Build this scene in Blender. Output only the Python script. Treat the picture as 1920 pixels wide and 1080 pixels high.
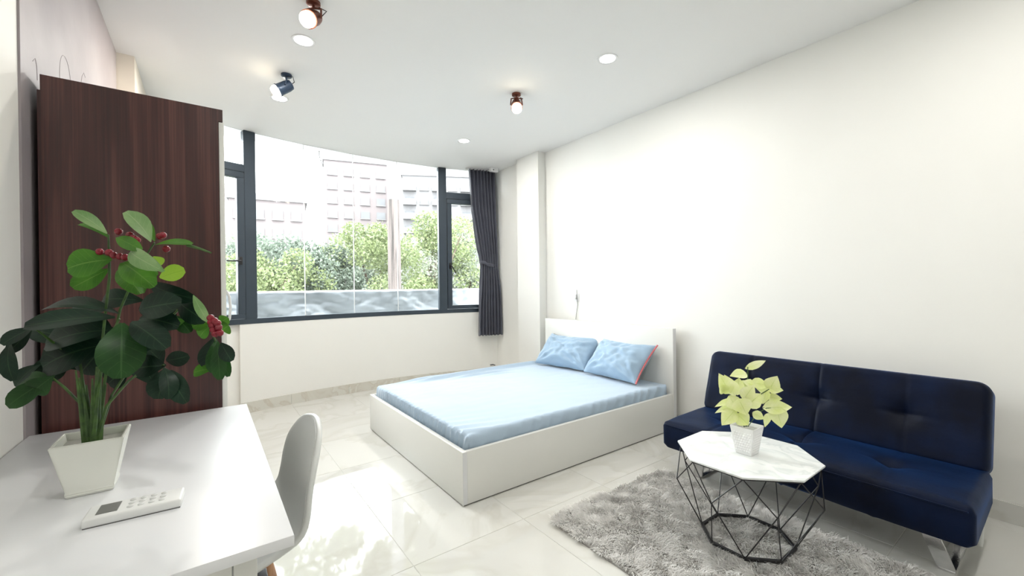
import bpy, bmesh, math, random
import numpy as np
from mathutils import Vector, Matrix, noise

for _o in list(bpy.data.objects):
    bpy.data.objects.remove(_o)
S = bpy.context.scene
COL = S.collection
random.seed(7)

# ------------------------------------------------------------------ camera
cam_d = bpy.data.cameras.new('camera')
cam_d.sensor_width = 36.0
cam_d.lens = 783.085 * 36.0 / 1920.0
cam_d.clip_start = 0.02
cam_d.clip_end = 600
cam = bpy.data.objects.new('camera', cam_d)
COL.objects.link(cam)
R_ = Vector((0.80619815, -0.59151984, -0.01219882))
U_ = Vector((0.01148104, -0.00497342, 0.99992172))
F_ = Vector((0.59153421, 0.8062751, -0.0027817))
M_ = Matrix((R_, U_, -F_)).transposed().to_4x4()
M_.translation = Vector((0, 0, 1.2))
cam.matrix_world = M_
S.camera = cam

# ------------------------------------------------------------------ sky, sun, exposure
W = bpy.data.worlds.new('sky')
S.world = W
W.use_nodes = True
_bg = W.node_tree.nodes['Background']
_bg.inputs[0].default_value = (0.93, 0.97, 1.0, 1)
_bg.inputs[1].default_value = 6.4
_sun = bpy.data.lights.new('sun', 'SUN')
_sun.energy = 3.0
_sun.angle = math.radians(12)
_sun.color = (1.0, 0.97, 0.90)
sun = bpy.data.objects.new('sun', _sun)
COL.objects.link(sun)
sun.rotation_euler = Vector((0.35, 0.75, -1.0)).to_track_quat('-Z', 'Y').to_euler()
S.view_settings.view_transform = 'Standard'
S.view_settings.look = 'None'
S.view_settings.exposure = 0.82
S.view_settings.gamma = 1.0
S.view_settings.use_curve_mapping = False
DOWNLIGHT_W = 7.6
SPOT_W = 8.0

# ------------------------------------------------------------------ helpers
WL = {}

def wloc(o):
    return WL.get(o.name, Vector((0, 0, 0))) if o else Vector((0, 0, 0))

def tag(o, label=None, cat=None, group=None, kind=None):
    if label: o['label'] = label
    if cat: o['category'] = cat
    if group: o['group'] = group
    if kind: o['kind'] = kind
    return o

def thing(name, loc, label, cat, group=None):
    o = bpy.data.objects.new(name, None)
    o.empty_display_size = 0.05
    COL.objects.link(o)
    o.location = loc
    WL[o.name] = Vector(loc)
    return tag(o, label, cat, group)

def link(name, me, mats, parent=None, org=None):
    """me holds world coordinates; they are shifted to the object's own origin"""
    o = bpy.data.objects.new(name, me)
    COL.objects.link(o)
    if not isinstance(mats, (list, tuple)): mats = [mats]
    for m in mats: me.materials.append(m)
    base = wloc(parent)
    if org is None:
        if parent is not None: org = base
        else:
            n = len(me.vertices)
            a = np.empty(n * 3); me.vertices.foreach_get('co', a); a = a.reshape(-1, 3)
            lo, hi = a.min(0), a.max(0)
            org = Vector(((lo[0] + hi[0]) / 2, (lo[1] + hi[1]) / 2, lo[2]))
    org = Vector(org)
    me.transform(Matrix.Translation(-org))
    if parent is not None: o.parent = parent
    o.location = org - base
    WL[o.name] = org
    return o

def ob(name, bm, mat, parent=None, smooth=True, ang=35, org=None):
    me = bpy.data.meshes.new(name)
    bmesh.ops.recalc_face_normals(bm, faces=bm.faces)
    bm.to_mesh(me); bm.free()
    if smooth:
        me.polygons.foreach_set('use_smooth', [True] * len(me.polygons))
        try: me.set_sharp_from_angle(angle=math.radians(ang))
        except Exception: pass
    return link(name, me, mat, parent, org)

def box(bm, x0, x1, y0, y1, z0, z1, bev=0.0, seg=2, M=None):
    r = bmesh.ops.create_cube(bm, size=1.0)
    vs = r['verts']
    for v in vs:
        v.co = Vector(((x0 + x1) / 2 + v.co.x * (x1 - x0), (y0 + y1) / 2 + v.co.y * (y1 - y0), (z0 + z1) / 2 + v.co.z * (z1 - z0)))
    if bev > 0:
        es = list({e for v in vs for e in v.link_edges})
        r2 = bmesh.ops.bevel(bm, geom=es, offset=bev, segments=seg, affect='EDGES', profile=0.5)
        vs = list({v for f in r2['faces'] for v in f.verts} | {v for v in vs if v.is_valid})
    if M is not None:
        for v in vs:
            if v.is_valid: v.co = M @ v.co
    return vs

def bx(name, ext, mat, parent=None, bev=0.0, seg=2, M=None):
    bm = bmesh.new(); box(bm, *ext, bev=bev, seg=seg, M=M)
    return ob(name, bm, mat, parent)

def tube(bm, pts, rad, n=8, cap=True):
    pts = [Vector(p) for p in pts]
    rads = rad if isinstance(rad, (list, tuple)) else [rad] * len(pts)
    rings = []
    prev = None
    for i, p in enumerate(pts):
        if i == 0: t = pts[1] - p
        elif i == len(pts) - 1: t = p - pts[i - 1]
        else: t = pts[i + 1] - pts[i - 1]
        t.normalize()
        a = prev if prev is not None else (Vector((0, 0, 1)) if abs(t.z) < 0.9 else Vector((1, 0, 0)))
        a = (a - t * a.dot(t)).normalized()
        prev = a
        b = t.cross(a)
        rings.append([bm.verts.new(p + (a * math.cos(2 * math.pi * k / n) + b * math.sin(2 * math.pi * k / n)) * rads[i]) for k in range(n)])
    for i in range(len(rings) - 1):
        for k in range(n):
            bm.faces.new((rings[i][k], rings[i][(k + 1) % n], rings[i + 1][(k + 1) % n], rings[i + 1][k]))
    if cap:
        bm.faces.new(rings[0][::-1]); bm.faces.new(rings[-1])

def lathe(bm, prof, c, axis=Vector((0, 0, 1)), n=24, cap=True):
    """prof = [(radius, height along axis)]"""
    q = Vector((0, 0, 1)).rotation_difference(Vector(axis).normalized())
    rings = []
    for r, h in prof:
        rings.append([bm.verts.new(Vector(c) + q @ Vector((r * math.cos(2 * math.pi * k / n), r * math.sin(2 * math.pi * k / n), h))) for k in range(n)])
    for i in range(len(rings) - 1):
        for k in range(n):
            bm.faces.new((rings[i][k], rings[i][(k + 1) % n], rings[i + 1][(k + 1) % n], rings[i + 1][k]))
    if cap:
        bm.faces.new(rings[0][::-1]); bm.faces.new(rings[-1])

def np_mesh(name, V, Fq, mat, parent=None, smooth=False, org=None):
    me = bpy.data.meshes.new(name)
    V = np.asarray(V, dtype=np.float32); Fq = np.asarray(Fq, dtype=np.int32)
    k = Fq.shape[1]
    me.vertices.add(len(V)); me.vertices.foreach_set('co', V.ravel())
    me.loops.add(Fq.size); me.loops.foreach_set('vertex_index', Fq.ravel())
    me.polygons.add(len(Fq)); me.polygons.foreach_set('loop_start', np.arange(0, Fq.size, k, dtype=np.int32))
    if smooth: me.polygons.foreach_set('use_smooth', np.ones(len(Fq), dtype=bool))
    me.update(calc_edges=True); me.validate()
    return link(name, me, mat, parent, org)

def grid(bm, P, nu, nv, closed_u=False):
    g = [[bm.verts.new(P(i, j)) for j in range(nv)] for i in range(nu)]
    for i in range(nu if closed_u else nu - 1):
        for j in range(nv - 1):
            i2 = (i + 1) % nu
            bm.faces.new((g[i][j], g[i2][j], g[i2][j + 1], g[i][j + 1]))
    return g

# ------------------------------------------------------------------ materials
def mat(name, col, rough=0.5, metal=0.0, spec=0.5, var=0.0, scale=6.0, col2=None, bump=0.0, bscale=40.0, sheen=0.0, sub=0.0, trans=0.0, stretch=None, coat=0.0, emit=None, estr=0.0, coord='Position'):
    m = bpy.data.materials.new(name); m.use_nodes = True
    nt = m.node_tree; N = nt.nodes; L = nt.links
    b = N['Principled BSDF']
    b.inputs['Base Color'].default_value = (*col, 1)
    b.inputs['Roughness'].default_value = rough
    b.inputs['Metallic'].default_value = metal
    b.inputs['Specular IOR Level'].default_value = spec
    if coat: b.inputs['Coat Weight'].default_value = coat; b.inputs['Coat Roughness'].default_value = 0.08
    if sheen:
        b.inputs['Sheen Weight'].default_value = sheen; b.inputs['Sheen Roughness'].default_value = 0.35
    if trans: b.inputs['Transmission Weight'].default_value = trans
    if emit:
        b.inputs['Emission Color'].default_value = (*emit, 1); b.inputs['Emission Strength'].default_value = estr
    if coord == 'Position':
        g = N.new('ShaderNodeNewGeometry'); src = g.outputs['Position']
    else:
        g = N.new('ShaderNodeTexCoord'); src = g.outputs['Object']
    mp = N.new('ShaderNodeMapping'); L.new(src, mp.inputs['Vector'])
    if stretch: mp.inputs['Scale'].default_value = stretch
    if var or col2:
        nz = N.new('ShaderNodeTexNoise'); nz.inputs['Scale'].default_value = scale; nz.inputs['Detail'].default_value = 5
        L.new(mp.outputs[0], nz.inputs['Vector'])
        cr = N.new('ShaderNodeValToRGB')
        c2 = col2 if col2 else tuple(max(0, c * (1 - var)) for c in col)
        cr.color_ramp.elements[0].position = 0.35; cr.color_ramp.elements[1].position = 0.68
        cr.color_ramp.elements[0].color = (*c2, 1); cr.color_ramp.elements[1].color = (*col, 1)
        L.new(nz.outputs['Fac'], cr.inputs['Fac']); L.new(cr.outputs['Color'], b.inputs['Base Color'])
    if bump:
        nb = N.new('ShaderNodeTexNoise'); nb.inputs['Scale'].default_value = bscale; nb.inputs['Detail'].default_value = 4
        L.new(mp.outputs[0], nb.inputs['Vector'])
        bp = N.new('ShaderNodeBump'); bp.inputs['Strength'].default_value = bump; bp.inputs['Distance'].default_value = 0.01
        L.new(nb.outputs['Fac'], bp.inputs['Height']); L.new(bp.outputs['Normal'], b.inputs['Normal'])
    return m

M = {}
M['wall'] = mat('cream_paint', (0.855, 0.848, 0.81), 0.6, bump=0.03, bscale=90, var=0.02, scale=1.5)
M['ceil'] = mat('ceiling_paint', (0.90, 0.895, 0.885), 0.7, bump=0.02, bscale=70)
M['mural'] = mat('mauve_paint', (0.40, 0.365, 0.375), 0.45, bump=0.05, bscale=30, col2=(0.33, 0.295, 0.31), scale=3)
M['pillar_left'] = mat('beige_paint', (0.80, 0.745, 0.66), 0.6, bump=0.03, bscale=90)
M['grout'] = mat('grout', (0.62, 0.61, 0.56), 0.8, var=0.1, scale=20)
M['white'] = mat('white_laminate', (0.80, 0.80, 0.765), 0.32, var=0.015, scale=2)
M['white_edge'] = mat('laminate_edge_band', (0.74, 0.75, 0.76), 0.35, var=0.02, scale=4)
M['desk'] = mat('desk_white_laminate', (0.77, 0.78, 0.80), 0.28, var=0.015, scale=3)
M['plastic'] = mat('white_plastic', (0.80, 0.81, 0.80), 0.3, var=0.02, scale=5)
M['chair'] = mat('chair_shell_plastic', (0.70, 0.715, 0.70), 0.32, var=0.02, scale=4)
M['beech'] = mat('beech_wood', (0.47, 0.26, 0.13), 0.45, col2=(0.33, 0.16, 0.075), scale=9, stretch=(14, 14, 1.2))
M['black'] = mat('black_metal', (0.012, 0.012, 0.014), 0.4, var=0.2, scale=20)
M['frame'] = mat('anodised_frame', (0.045, 0.062, 0.082), 0.38, metal=0.25, var=0.1, scale=5)
M['chrome'] = mat('brushed_chrome', (0.72, 0.72, 0.73), 0.18, metal=1.0, bump=0.06, bscale=120, var=0.1, scale=30)
M['sheet'] = mat('blue_cotton_sheet', (0.46, 0.58, 0.71), 0.8, var=0.05, scale=4, bump=0.15, bscale=220, sheen=0.8)
M['pillow'] = mat('blue_cotton_pillowcase', (0.34, 0.47, 0.61), 0.8, var=0.07, scale=7, bump=0.3, bscale=26, sheen=0.4)
M['piping'] = mat('coral_piping', (0.62, 0.17, 0.18), 0.7, var=0.1, scale=40)
M['velvet'] = mat('navy_velvet', (0.0009, 0.007, 0.031), 0.5, spec=0.14, col2=(0.0003, 0.002, 0.010), scale=5, bump=0.06, bscale=60, sheen=0.32)
M['velvet'].node_tree.nodes['Principled BSDF'].inputs['Sheen Tint'].default_value = (0.03, 0.16, 0.55, 1)
M['curtain'] = mat('slate_curtain', (0.085, 0.09, 0.118), 0.65, var=0.15, scale=8, bump=0.1, bscale=260, sheen=0.25)
M['pot'] = mat('white_ceramic', (0.80, 0.81, 0.75), 0.35, var=0.03, scale=8, bump=0.05, bscale=25)
M['pot_in'] = mat('pale_foam_filler', (0.42, 0.42, 0.38), 0.8, var=0.15, scale=60)
M['waffle'] = mat('white_plastic_pot', (0.92, 0.92, 0.92), 0.35, var=0.02, scale=12)
M['berry'] = mat('red_berry', (0.24, 0.008, 0.022), 0.25, var=0.25, scale=80)
M['stem'] = mat('green_stem', (0.060, 0.135, 0.022), 0.5, col2=(0.022, 0.06, 0.011), scale=40)
M['lcd'] = mat('grey_display', (0.13, 0.13, 0.125), 0.3, var=0.1, scale=50)
M['button'] = mat('grey_button', (0.62, 0.63, 0.62), 0.4, var=0.04, scale=50)
M['white_metal'] = mat('white_metal', (0.8, 0.8, 0.8), 0.35, var=0.02, scale=10)
M['lens'] = mat('lit_diffuser', (1, 1, 1), 0.4, emit=(1.0, 0.985, 0.95), estr=6.0)
M['bulb'] = mat('lit_bulb', (1, 0.95, 0.85), 0.4, emit=(1.0, 0.86, 0.62), estr=9.0)
M['copper'] = mat('copper_brown_metal', (0.22, 0.075, 0.05), 0.35, metal=0.6, var=0.2, scale=30)
M['navy_metal'] = mat('navy_painted_metal', (0.03, 0.055, 0.10), 0.4, metal=0.2, var=0.15, scale=30)
M['cable'] = mat('grey_cable', (0.14, 0.14, 0.13), 0.6, var=0.1, scale=50)
M['tarp'] = mat('silver_tarpaulin', (0.27, 0.295, 0.32), 0.38, var=0.25, scale=3, bump=0.2, bscale=14)
M['concrete'] = mat('pale_concrete', (0.62, 0.62, 0.60), 0.85, var=0.15, scale=3, bump=0.2, bscale=20)
M['ground'] = mat('street_asphalt', (0.24, 0.24, 0.235), 0.9, var=0.2, scale=2)
M['bark'] = mat('tree_bark', (0.13, 0.10, 0.075), 0.9, var=0.4, scale=8, bump=0.4, bscale=25)

def leafmat(name, c, c2, tl=0.35, veins=None, vk=0.4):
    m = mat(name, c, 0.42, col2=c2, scale=14)
    nt = m.node_tree; N = nt.nodes; L = nt.links
    b = N['Principled BSDF']; out = N['Material Output']
    t = N.new('ShaderNodeBsdfTranslucent')
    src = b.inputs['Base Color'].links[0].from_socket
    if veins:
        at = N.new('ShaderNodeAttribute'); at.attribute_name = 'lv'
        sp = N.new('ShaderNodeSeparateXYZ'); L.new(at.outputs['Vector'], sp.inputs[0])
        def mth(op, a, c=None, d=None):
            n = N.new('ShaderNodeMath'); n.operation = op
            for k, q in enumerate((a, c, d)):
                if q is None: continue
                if isinstance(q, (int, float)): n.inputs[k].default_value = q
                else: L.new(q, n.inputs[k])
            return n.outputs[0]
        aw = mth('ABSOLUTE', sp.outputs['X'])
        rib = mth('LESS_THAN', aw, 0.045)
        fr = mth('FRACT', mth('SUBTRACT', mth('MULTIPLY', sp.outputs['Y'], 7.0), mth('MULTIPLY', aw, 1.6)))
        side = mth('MULTIPLY', mth('LESS_THAN', fr, 0.09), 0.4)
        msk = mth('MULTIPLY', mth('MAXIMUM', rib, side), vk)
        mv = N.new('ShaderNodeMix'); mv.data_type = 'RGBA'
        L.new(msk, mv.inputs[0]); L.new(src, mv.inputs[6]); mv.inputs[7].default_value = (*veins, 1)
        src = mv.outputs[2]; L.new(src, b.inputs['Base Color'])
        b.inputs['Roughness'].default_value = 0.40; b.inputs['Specular IOR Level'].default_value = 0.28
    L.new(src, t.inputs['Color'])
    mx = N.new('ShaderNodeMixShader'); mx.inputs[0].default_value = tl
    L.new(b.outputs[0], mx.inputs[1]); L.new(t.outputs[0], mx.inputs[2]); L.new(mx.outputs[0], out.inputs['Surface'])
    return m
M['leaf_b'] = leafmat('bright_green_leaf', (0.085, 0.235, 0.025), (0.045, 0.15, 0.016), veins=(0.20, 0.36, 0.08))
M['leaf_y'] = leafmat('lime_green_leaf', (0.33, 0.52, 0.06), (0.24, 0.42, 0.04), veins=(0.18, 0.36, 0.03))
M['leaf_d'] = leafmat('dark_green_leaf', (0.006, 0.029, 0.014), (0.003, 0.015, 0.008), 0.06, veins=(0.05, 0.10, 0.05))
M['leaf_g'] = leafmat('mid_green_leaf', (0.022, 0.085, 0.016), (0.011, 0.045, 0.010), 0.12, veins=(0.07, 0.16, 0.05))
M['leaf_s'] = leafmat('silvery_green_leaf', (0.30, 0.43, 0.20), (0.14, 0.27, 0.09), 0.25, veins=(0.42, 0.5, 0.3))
M['leaf_p'] = leafmat('cream_green_leaf', (0.93, 0.94, 0.64), (0.78, 0.85, 0.34), 0.3, veins=(0.52, 0.66, 0.12))
M['tree1'] = leafmat('tree_leaf_yellow_green', (0.27, 0.31, 0.15), (0.11, 0.15, 0.065))
M['tree2'] = leafmat('tree_leaf_grey_green', (0.25, 0.295, 0.235), (0.105, 0.14, 0.11))
M['tree3'] = leafmat('tree_leaf_haze_pale', (0.36, 0.395, 0.31), (0.22, 0.25, 0.19))  # haze over the trees is painted in as a paled leaf colour

# marble tile, wood, rug, marble table, glass, pole need their own graphs
def tile_mat(name, base, vein, rough, scale):
    m = mat(name, base, rough)
    nt = m.node_tree; N = nt.nodes; L = nt.links; b = N['Principled BSDF']
    g = N.new('ShaderNodeNewGeometry'); oi = N.new('ShaderNodeObjectInfo')
    mul = N.new('ShaderNodeMath'); mul.operation = 'MULTIPLY'; mul.inputs[1].default_value = 37.0
    L.new(oi.outputs['Random'], mul.inputs[0])
    add = N.new('ShaderNodeVectorMath'); add.operation = 'ADD'
    L.new(g.outputs['Position'], add.inputs[0]); L.new(mul.outputs[0], add.inputs[1])
    n1 = N.new('ShaderNodeTexNoise'); n1.inputs['Scale'].default_value = scale; n1.inputs['Detail'].default_value = 7; n1.inputs['Distortion'].default_value = 1.6
    L.new(add.outputs[0], n1.inputs['Vector'])
    cr = N.new('ShaderNodeValToRGB'); e = cr.color_ramp.elements
    e[0].position = 0.30; e[0].color = (*base, 1)
    e[1].position = 0.75; e[1].color = (*base, 1)
    x = e.new(0.50); x.color = (*vein, 1)
    x = e.new(0.46); x.color = (*base, 1)
    x = e.new(0.55); x.color = (*[0.6 * a + 0.4 * c for a, c in zip(base, vein)], 1)
    L.new(n1.outputs['Fac'], cr.inputs['Fac'])
    L.new(cr.outputs['Color'], b.inputs['Base Color'])
    return m
M['tile'] = tile_mat('polished_cream_tile', (0.68, 0.675, 0.64), (0.625, 0.615, 0.57), 0.035, 1.1)
M['skirt'] = tile_mat('skirting_tile', (0.66, 0.645, 0.58), (0.58, 0.54, 0.465), 0.12, 4.0)
M['marble'] = tile_mat('marble_top', (0.86, 0.88, 0.875), (0.71, 0.75, 0.745), 0.07, 5.0)

def wood_mat():
    m = mat('dark_walnut_veneer', (0.05, 0.02, 0.014), 0.34)
    nt = m.node_tree; N = nt.nodes; L = nt.links; b = N['Principled BSDF']
    g = N.new('ShaderNodeNewGeometry'); mp = N.new('ShaderNodeMapping')
    mp.inputs['Scale'].default_value = (9, 9, 0.55)
    L.new(g.outputs['Position'], mp.inputs['Vector'])
    n1 = N.new('ShaderNodeTexNoise'); n1.inputs['Scale'].default_value = 1.2; n1.inputs['Detail'].default_value = 6; n1.inputs['Distortion'].default_value = 0.8
    mp2 = N.new('ShaderNodeMapping'); mp2.inputs['Scale'].default_value = (150, 150, 1.6)
    L.new(g.outputs['Position'], mp2.inputs['Vector'])
    n2 = N.new('ShaderNodeTexNoise'); n2.inputs['Scale'].default_value = 1.0; n2.inputs['Detail'].default_value = 4
    L.new(mp.outputs[0], n1.inputs['Vector']); L.new(mp2.outputs[0], n2.inputs['Vector'])
    mx = N.new('ShaderNodeMix'); mx.data_type = 'FLOAT'; mx.inputs[0].default_value = 0.38
    L.new(n1.outputs['Fac'], mx.inputs[2]); L.new(n2.outputs['Fac'], mx.inputs[3])
    cr = N.new('ShaderNodeValToRGB'); e = cr.color_ramp.elements
    e[0].position = 0.33; e[0].color = (0.022, 0.0075, 0.0075, 1)
    e[1].position = 0.70; e[1].color = (0.155, 0.058, 0.048, 1)
    x = e.new(0.50); x.color = (0.060, 0.019, 0.017, 1)
    L.new(mx.outputs[0], cr.inputs['Fac']); L.new(cr.outputs['Color'], b.inputs['Base Color'])
    return m
M['walnut'] = wood_mat()

def rug_mat():
    m = mat('shag_pile', (0.6, 0.58, 0.55), 0.9)
    nt = m.node_tree; N = nt.nodes; L = nt.links; b = N['Principled BSDF']
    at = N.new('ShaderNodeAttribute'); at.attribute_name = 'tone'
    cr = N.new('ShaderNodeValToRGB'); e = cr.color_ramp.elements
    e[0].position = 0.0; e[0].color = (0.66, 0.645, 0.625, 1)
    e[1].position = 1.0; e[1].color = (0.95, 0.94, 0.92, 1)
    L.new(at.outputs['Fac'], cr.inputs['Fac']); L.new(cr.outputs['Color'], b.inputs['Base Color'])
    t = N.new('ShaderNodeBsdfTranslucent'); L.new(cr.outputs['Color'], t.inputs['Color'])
    mx = N.new('ShaderNodeMixShader'); mx.inputs[0].default_value = 0.35
    L.new(b.outputs[0], mx.inputs[1]); L.new(t.outputs[0], mx.inputs[2]); L.new(mx.outputs[0], N['Material Output'].inputs['Surface'])
    return m
M['shag'] = rug_mat()
M['rug_base'] = mat('rug_backing', (0.42, 0.41, 0.395), 0.95, var=0.2, scale=30)

def glass_mat():
    m = bpy.data.materials.new('window_glass'); m.use_nodes = True
    nt = m.node_tree; N = nt.nodes; L = nt.links
    N.remove(N['Principled BSDF'])
    t = N.new('ShaderNodeBsdfTransparent'); t.inputs['Color'].default_value = (0.97, 0.985, 0.98, 1)
    g = N.new('ShaderNodeBsdfGlossy'); g.inputs['Roughness'].default_value = 0.02
    f = N.new('ShaderNodeFresnel'); f.inputs['IOR'].default_value = 1.35
    mx = N.new('ShaderNodeMixShader')
    L.new(f.outputs[0], mx.inputs[0]); L.new(t.outputs[0], mx.inputs[1]); L.new(g.outputs[0], mx.inputs[2])
    L.new(mx.outputs[0], N['Material Output'].inputs['Surface'])
    return m
M['glass'] = glass_mat()

def pole_mat():
    m = mat('weathered_pole', (0.5, 0.5, 0.5), 0.85)
    nt = m.node_tree; N = nt.nodes; L = nt.links; b = N['Principled BSDF']
    g = N.new('ShaderNodeNewGeometry'); sp = N.new('ShaderNodeSeparateXYZ'); L.new(g.outputs['Position'], sp.inputs[0])
    st = N.new('ShaderNodeMath'); st.operation = 'GREATER_THAN'; st.inputs[1].default_value = 3.1
    L.new(sp.outputs['Z'], st.inputs[0])
    nz = N.new('ShaderNodeTexNoise'); nz.inputs['Scale'].default_value = 9; nz.inputs['Detail'].default_value = 6
    cr = N.new('ShaderNodeValToRGB'); e = cr.color_ramp.elements
    e[0].position = 0.36; e[0].color = (0.03, 0.026, 0.024, 1); e[1].position = 0.5; e[1].color = (0.118, 0.098, 0.092, 1)
    L.new(nz.outputs['Fac'], cr.inputs['Fac'])
    mx = N.new('ShaderNodeMix'); mx.data_type = 'RGBA'
    L.new(st.outputs[0], mx.inputs[0]); L.new(cr.outputs['Color'], mx.inputs[6]); mx.inputs[7].default_value = (0.128, 0.13, 0.155, 1)
    L.new(mx.outputs[2], b.inputs['Base Color'])
    return m
M['pole'] = pole_mat()

# ------------------------------------------------------------------ the room
XL, XR, YB, H = -0.458, 3.206, -2.3, 2.76
SILL = 0.868

def wy(X):
    return 4.98 - 0.1 * (X - 1.6) ** 2

def wnorm(X):
    n = Vector((0.2 * (X - 1.6), 1.0, 0)).normalized()   # outward
    return n

def sweep(bm, X0, X1, z0, z1, front, back, n=None):
    """a bar that follows the bowed window wall; front > 0 is into the room"""
    n = n or max(1, int(abs(X1 - X0) / 0.06))
    rows = []
    for i in range(n + 1):
        X = X0 + (X1 - X0) * i / n
        p = Vector((X, wy(X), 0)); o = wnorm(X)
        a = p - o * front; b = p + o * back
        rows.append([bm.verts.new((a.x, a.y, z0)), bm.verts.new((b.x, b.y, z0)), bm.verts.new((b.x, b.y, z1)), bm.verts.new((a.x, a.y, z1))])
    for i in range(n):
        for k in range(4):
            bm.faces.new((rows[i][k], rows[i][(k + 1) % 4], rows[i + 1][(k + 1) % 4], rows[i + 1][k]))
    bm.faces.new(rows[0][::-1]); bm.faces.new(rows[-1])

def sw(name, args, m, parent=None, n=None, bev=0.0):
    bm = bmesh.new(); sweep(bm, *args, n=n)
    if bev:
        bmesh.ops.recalc_face_normals(bm, faces=bm.faces)
        es = [e for e in bm.edges if len(e.link_faces) == 2 and e.calc_face_angle(0) > 0.8]
        bmesh.ops.bevel(bm, geom=es, offset=bev, segments=2, affect='EDGES')
    return ob(name, bm, m, parent)

floor = bx('floor', (XL - 0.1, XR + 0.1, YB - 0.1, 5.1, -0.12, -0.0015), M['grout'])
tag(floor, 'polished cream porcelain tile floor of the studio room', 'floor', kind='structure')
_cache = {}
def tile(x0, x1, y0, y1):
    k = (round(x1 - x0, 3), round(y1 - y0, 3))
    if k not in _cache:
        bm = bmesh.new()
        box(bm, -k[0] / 2, k[0] / 2, -k[1] / 2, k[1] / 2, -0.009, 0, bev=0.0012, seg=1)
        me = bpy.data.meshes.new('tile'); bmesh.ops.recalc_face_normals(bm, faces=bm.faces); bm.to_mesh(me); bm.free()
        me.materials.append(M['tile']); _cache[k] = me
    o = bpy.data.objects.new('tile', _cache[k]); COL.objects.link(o)
    o.parent = floor
    o.location = Vector(((x0 + x1) / 2, (y0 + y1) / 2, 0)) - WL['floor']
_xj = [XL] + [0.11 + 0.6 * i for i in range(6)] + [XR]
_yj = [YB] + [-2.49 + 0.6 * i for i in range(1, 13)] + [5.0]
for i in range(len(_xj) - 1):
    for j in range(len(_yj) - 1):
        tile(_xj[i] + 0.001, _xj[i + 1] - 0.001, _yj[j] + 0.001, _yj[j + 1] - 0.001)

c = bx('ceiling', (XL - 0.15, XR + 0.15, YB - 0.15, 5.12, H, H + 0.15), M['ceil'])
tag(c, 'plain white ceiling with recessed downlights', 'ceiling', kind='structure')
w = bx('wall_right', (XR, XR + 0.15, YB - 0.15, 5.1, -0.02, H), M['wall'])
tag(w, 'long cream wall behind the sofa and bed headboard', 'wall', kind='structure')
w = bx('wall_left', (XL - 0.15, XL, YB - 0.15, 4.9, -0.02, H), M['wall'])
tag(w, 'cream wall beside the desk at the left edge', 'wall', kind='structure')
w = bx('wall_back', (XL, XR, YB - 0.15, YB, -0.02, H), M['wall'])
tag(w, 'cream wall behind the viewpoint', 'wall', kind='structure')
w = bx('trim_1', (XL, XL + 0.006, 1.93, 3.705, 0.0, H), M['mural'])
tag(w, 'mauve grey painted section of wall behind the wardrobe', 'wall', kind='structure')
w = bx('trim_2', (XR - 0.106, XR, 3.69, 4.10, 0.0, H), M['wall'])
tag(w, 'shallow cream pilaster between headboard and curtain', 'pillar', kind='structure')
w = bx('trim_3', (XL, -0.363, 3.71, 4.60, 0.0, H), M['pillar_left'])
tag(w, 'beige corner pillar seen above the wardrobe top', 'pillar', kind='structure')
bm = bmesh.new()
sweep(bm, 0.262, XR + 0.02, 0, SILL, 0.0, 0.18)
sweep(bm, XL - 0.02, 0.262, 0, SILL, -0.035, 0.18)
w = ob('wall_window', bm, M['wall'])
tag(w, 'bowed cream wall below the window sill', 'wall', kind='structure')

def skirting(name, label, segs):
    root = bpy.data.objects.new(name, None); COL.objects.link(root)
    tag(root, label, 'skirting', kind='structure')
    WL[root.name] = Vector((0, 0, 0))
    for s in segs: s(root)
def _seg_curve(a, b):
    return lambda root: sw('skirting_tile', (a + 0.0008, b - 0.0008, 0.0, 0.105, 0.009, 0.0), M['skirt'], root)
def _seg_right(a, b):
    return lambda root: bx('skirting_tile', (XR - 0.009, XR, a + 0.0008, b - 0.0008, 0, 0.10), M['tile'], root, bev=0.001, seg=1)
_xs = [0.264, 0.71, 1.31, 1.91, 2.51, 3.19]
skirting('baseboard_window', 'veined beige tile skirting along the bowed window wall', [_seg_curve(a, b) for a, b in zip(_xs, _xs[1:])])
_ys = [YB] + [-1.9 + 0.6 * i for i in range(9)] + [3.69]
skirting('baseboard_right', 'pale tile skirting along the wall behind the sofa', [_seg_right(a, b) for a, b in zip(_ys, _ys[1:])])

# raised outlines in the paint of the mauve wall
def motif(pts, label, r=0.0014):
    bm = bmesh.new(); tube(bm, [(XL + 0.006, y, z) for y, z in pts], r, 6)
    tag(ob('wall_motif', bm, M['mural']), label, 'wall motif', 'raised outlines on the mauve wall')
motif([(2.45 + 0.085 * math.cos(a), 2.06 + 0.10 * math.sin(a)) for a in [math.radians(-40 + 10 * k) for k in range(27)]], 'raised oval outline on the mauve wall above the wardrobe')
motif([(2.045, 1.965), (2.07, 1.985), (2.085, 1.965), (2.09, 1.92)], 'small raised hook line on the mauve wall nearest the wardrobe corner')
motif([(2.70, 2.13), (2.74, 2.20), (2.78, 2.235), (2.81, 2.225)], 'short raised slanting stroke right of the oval wall outline')

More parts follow.
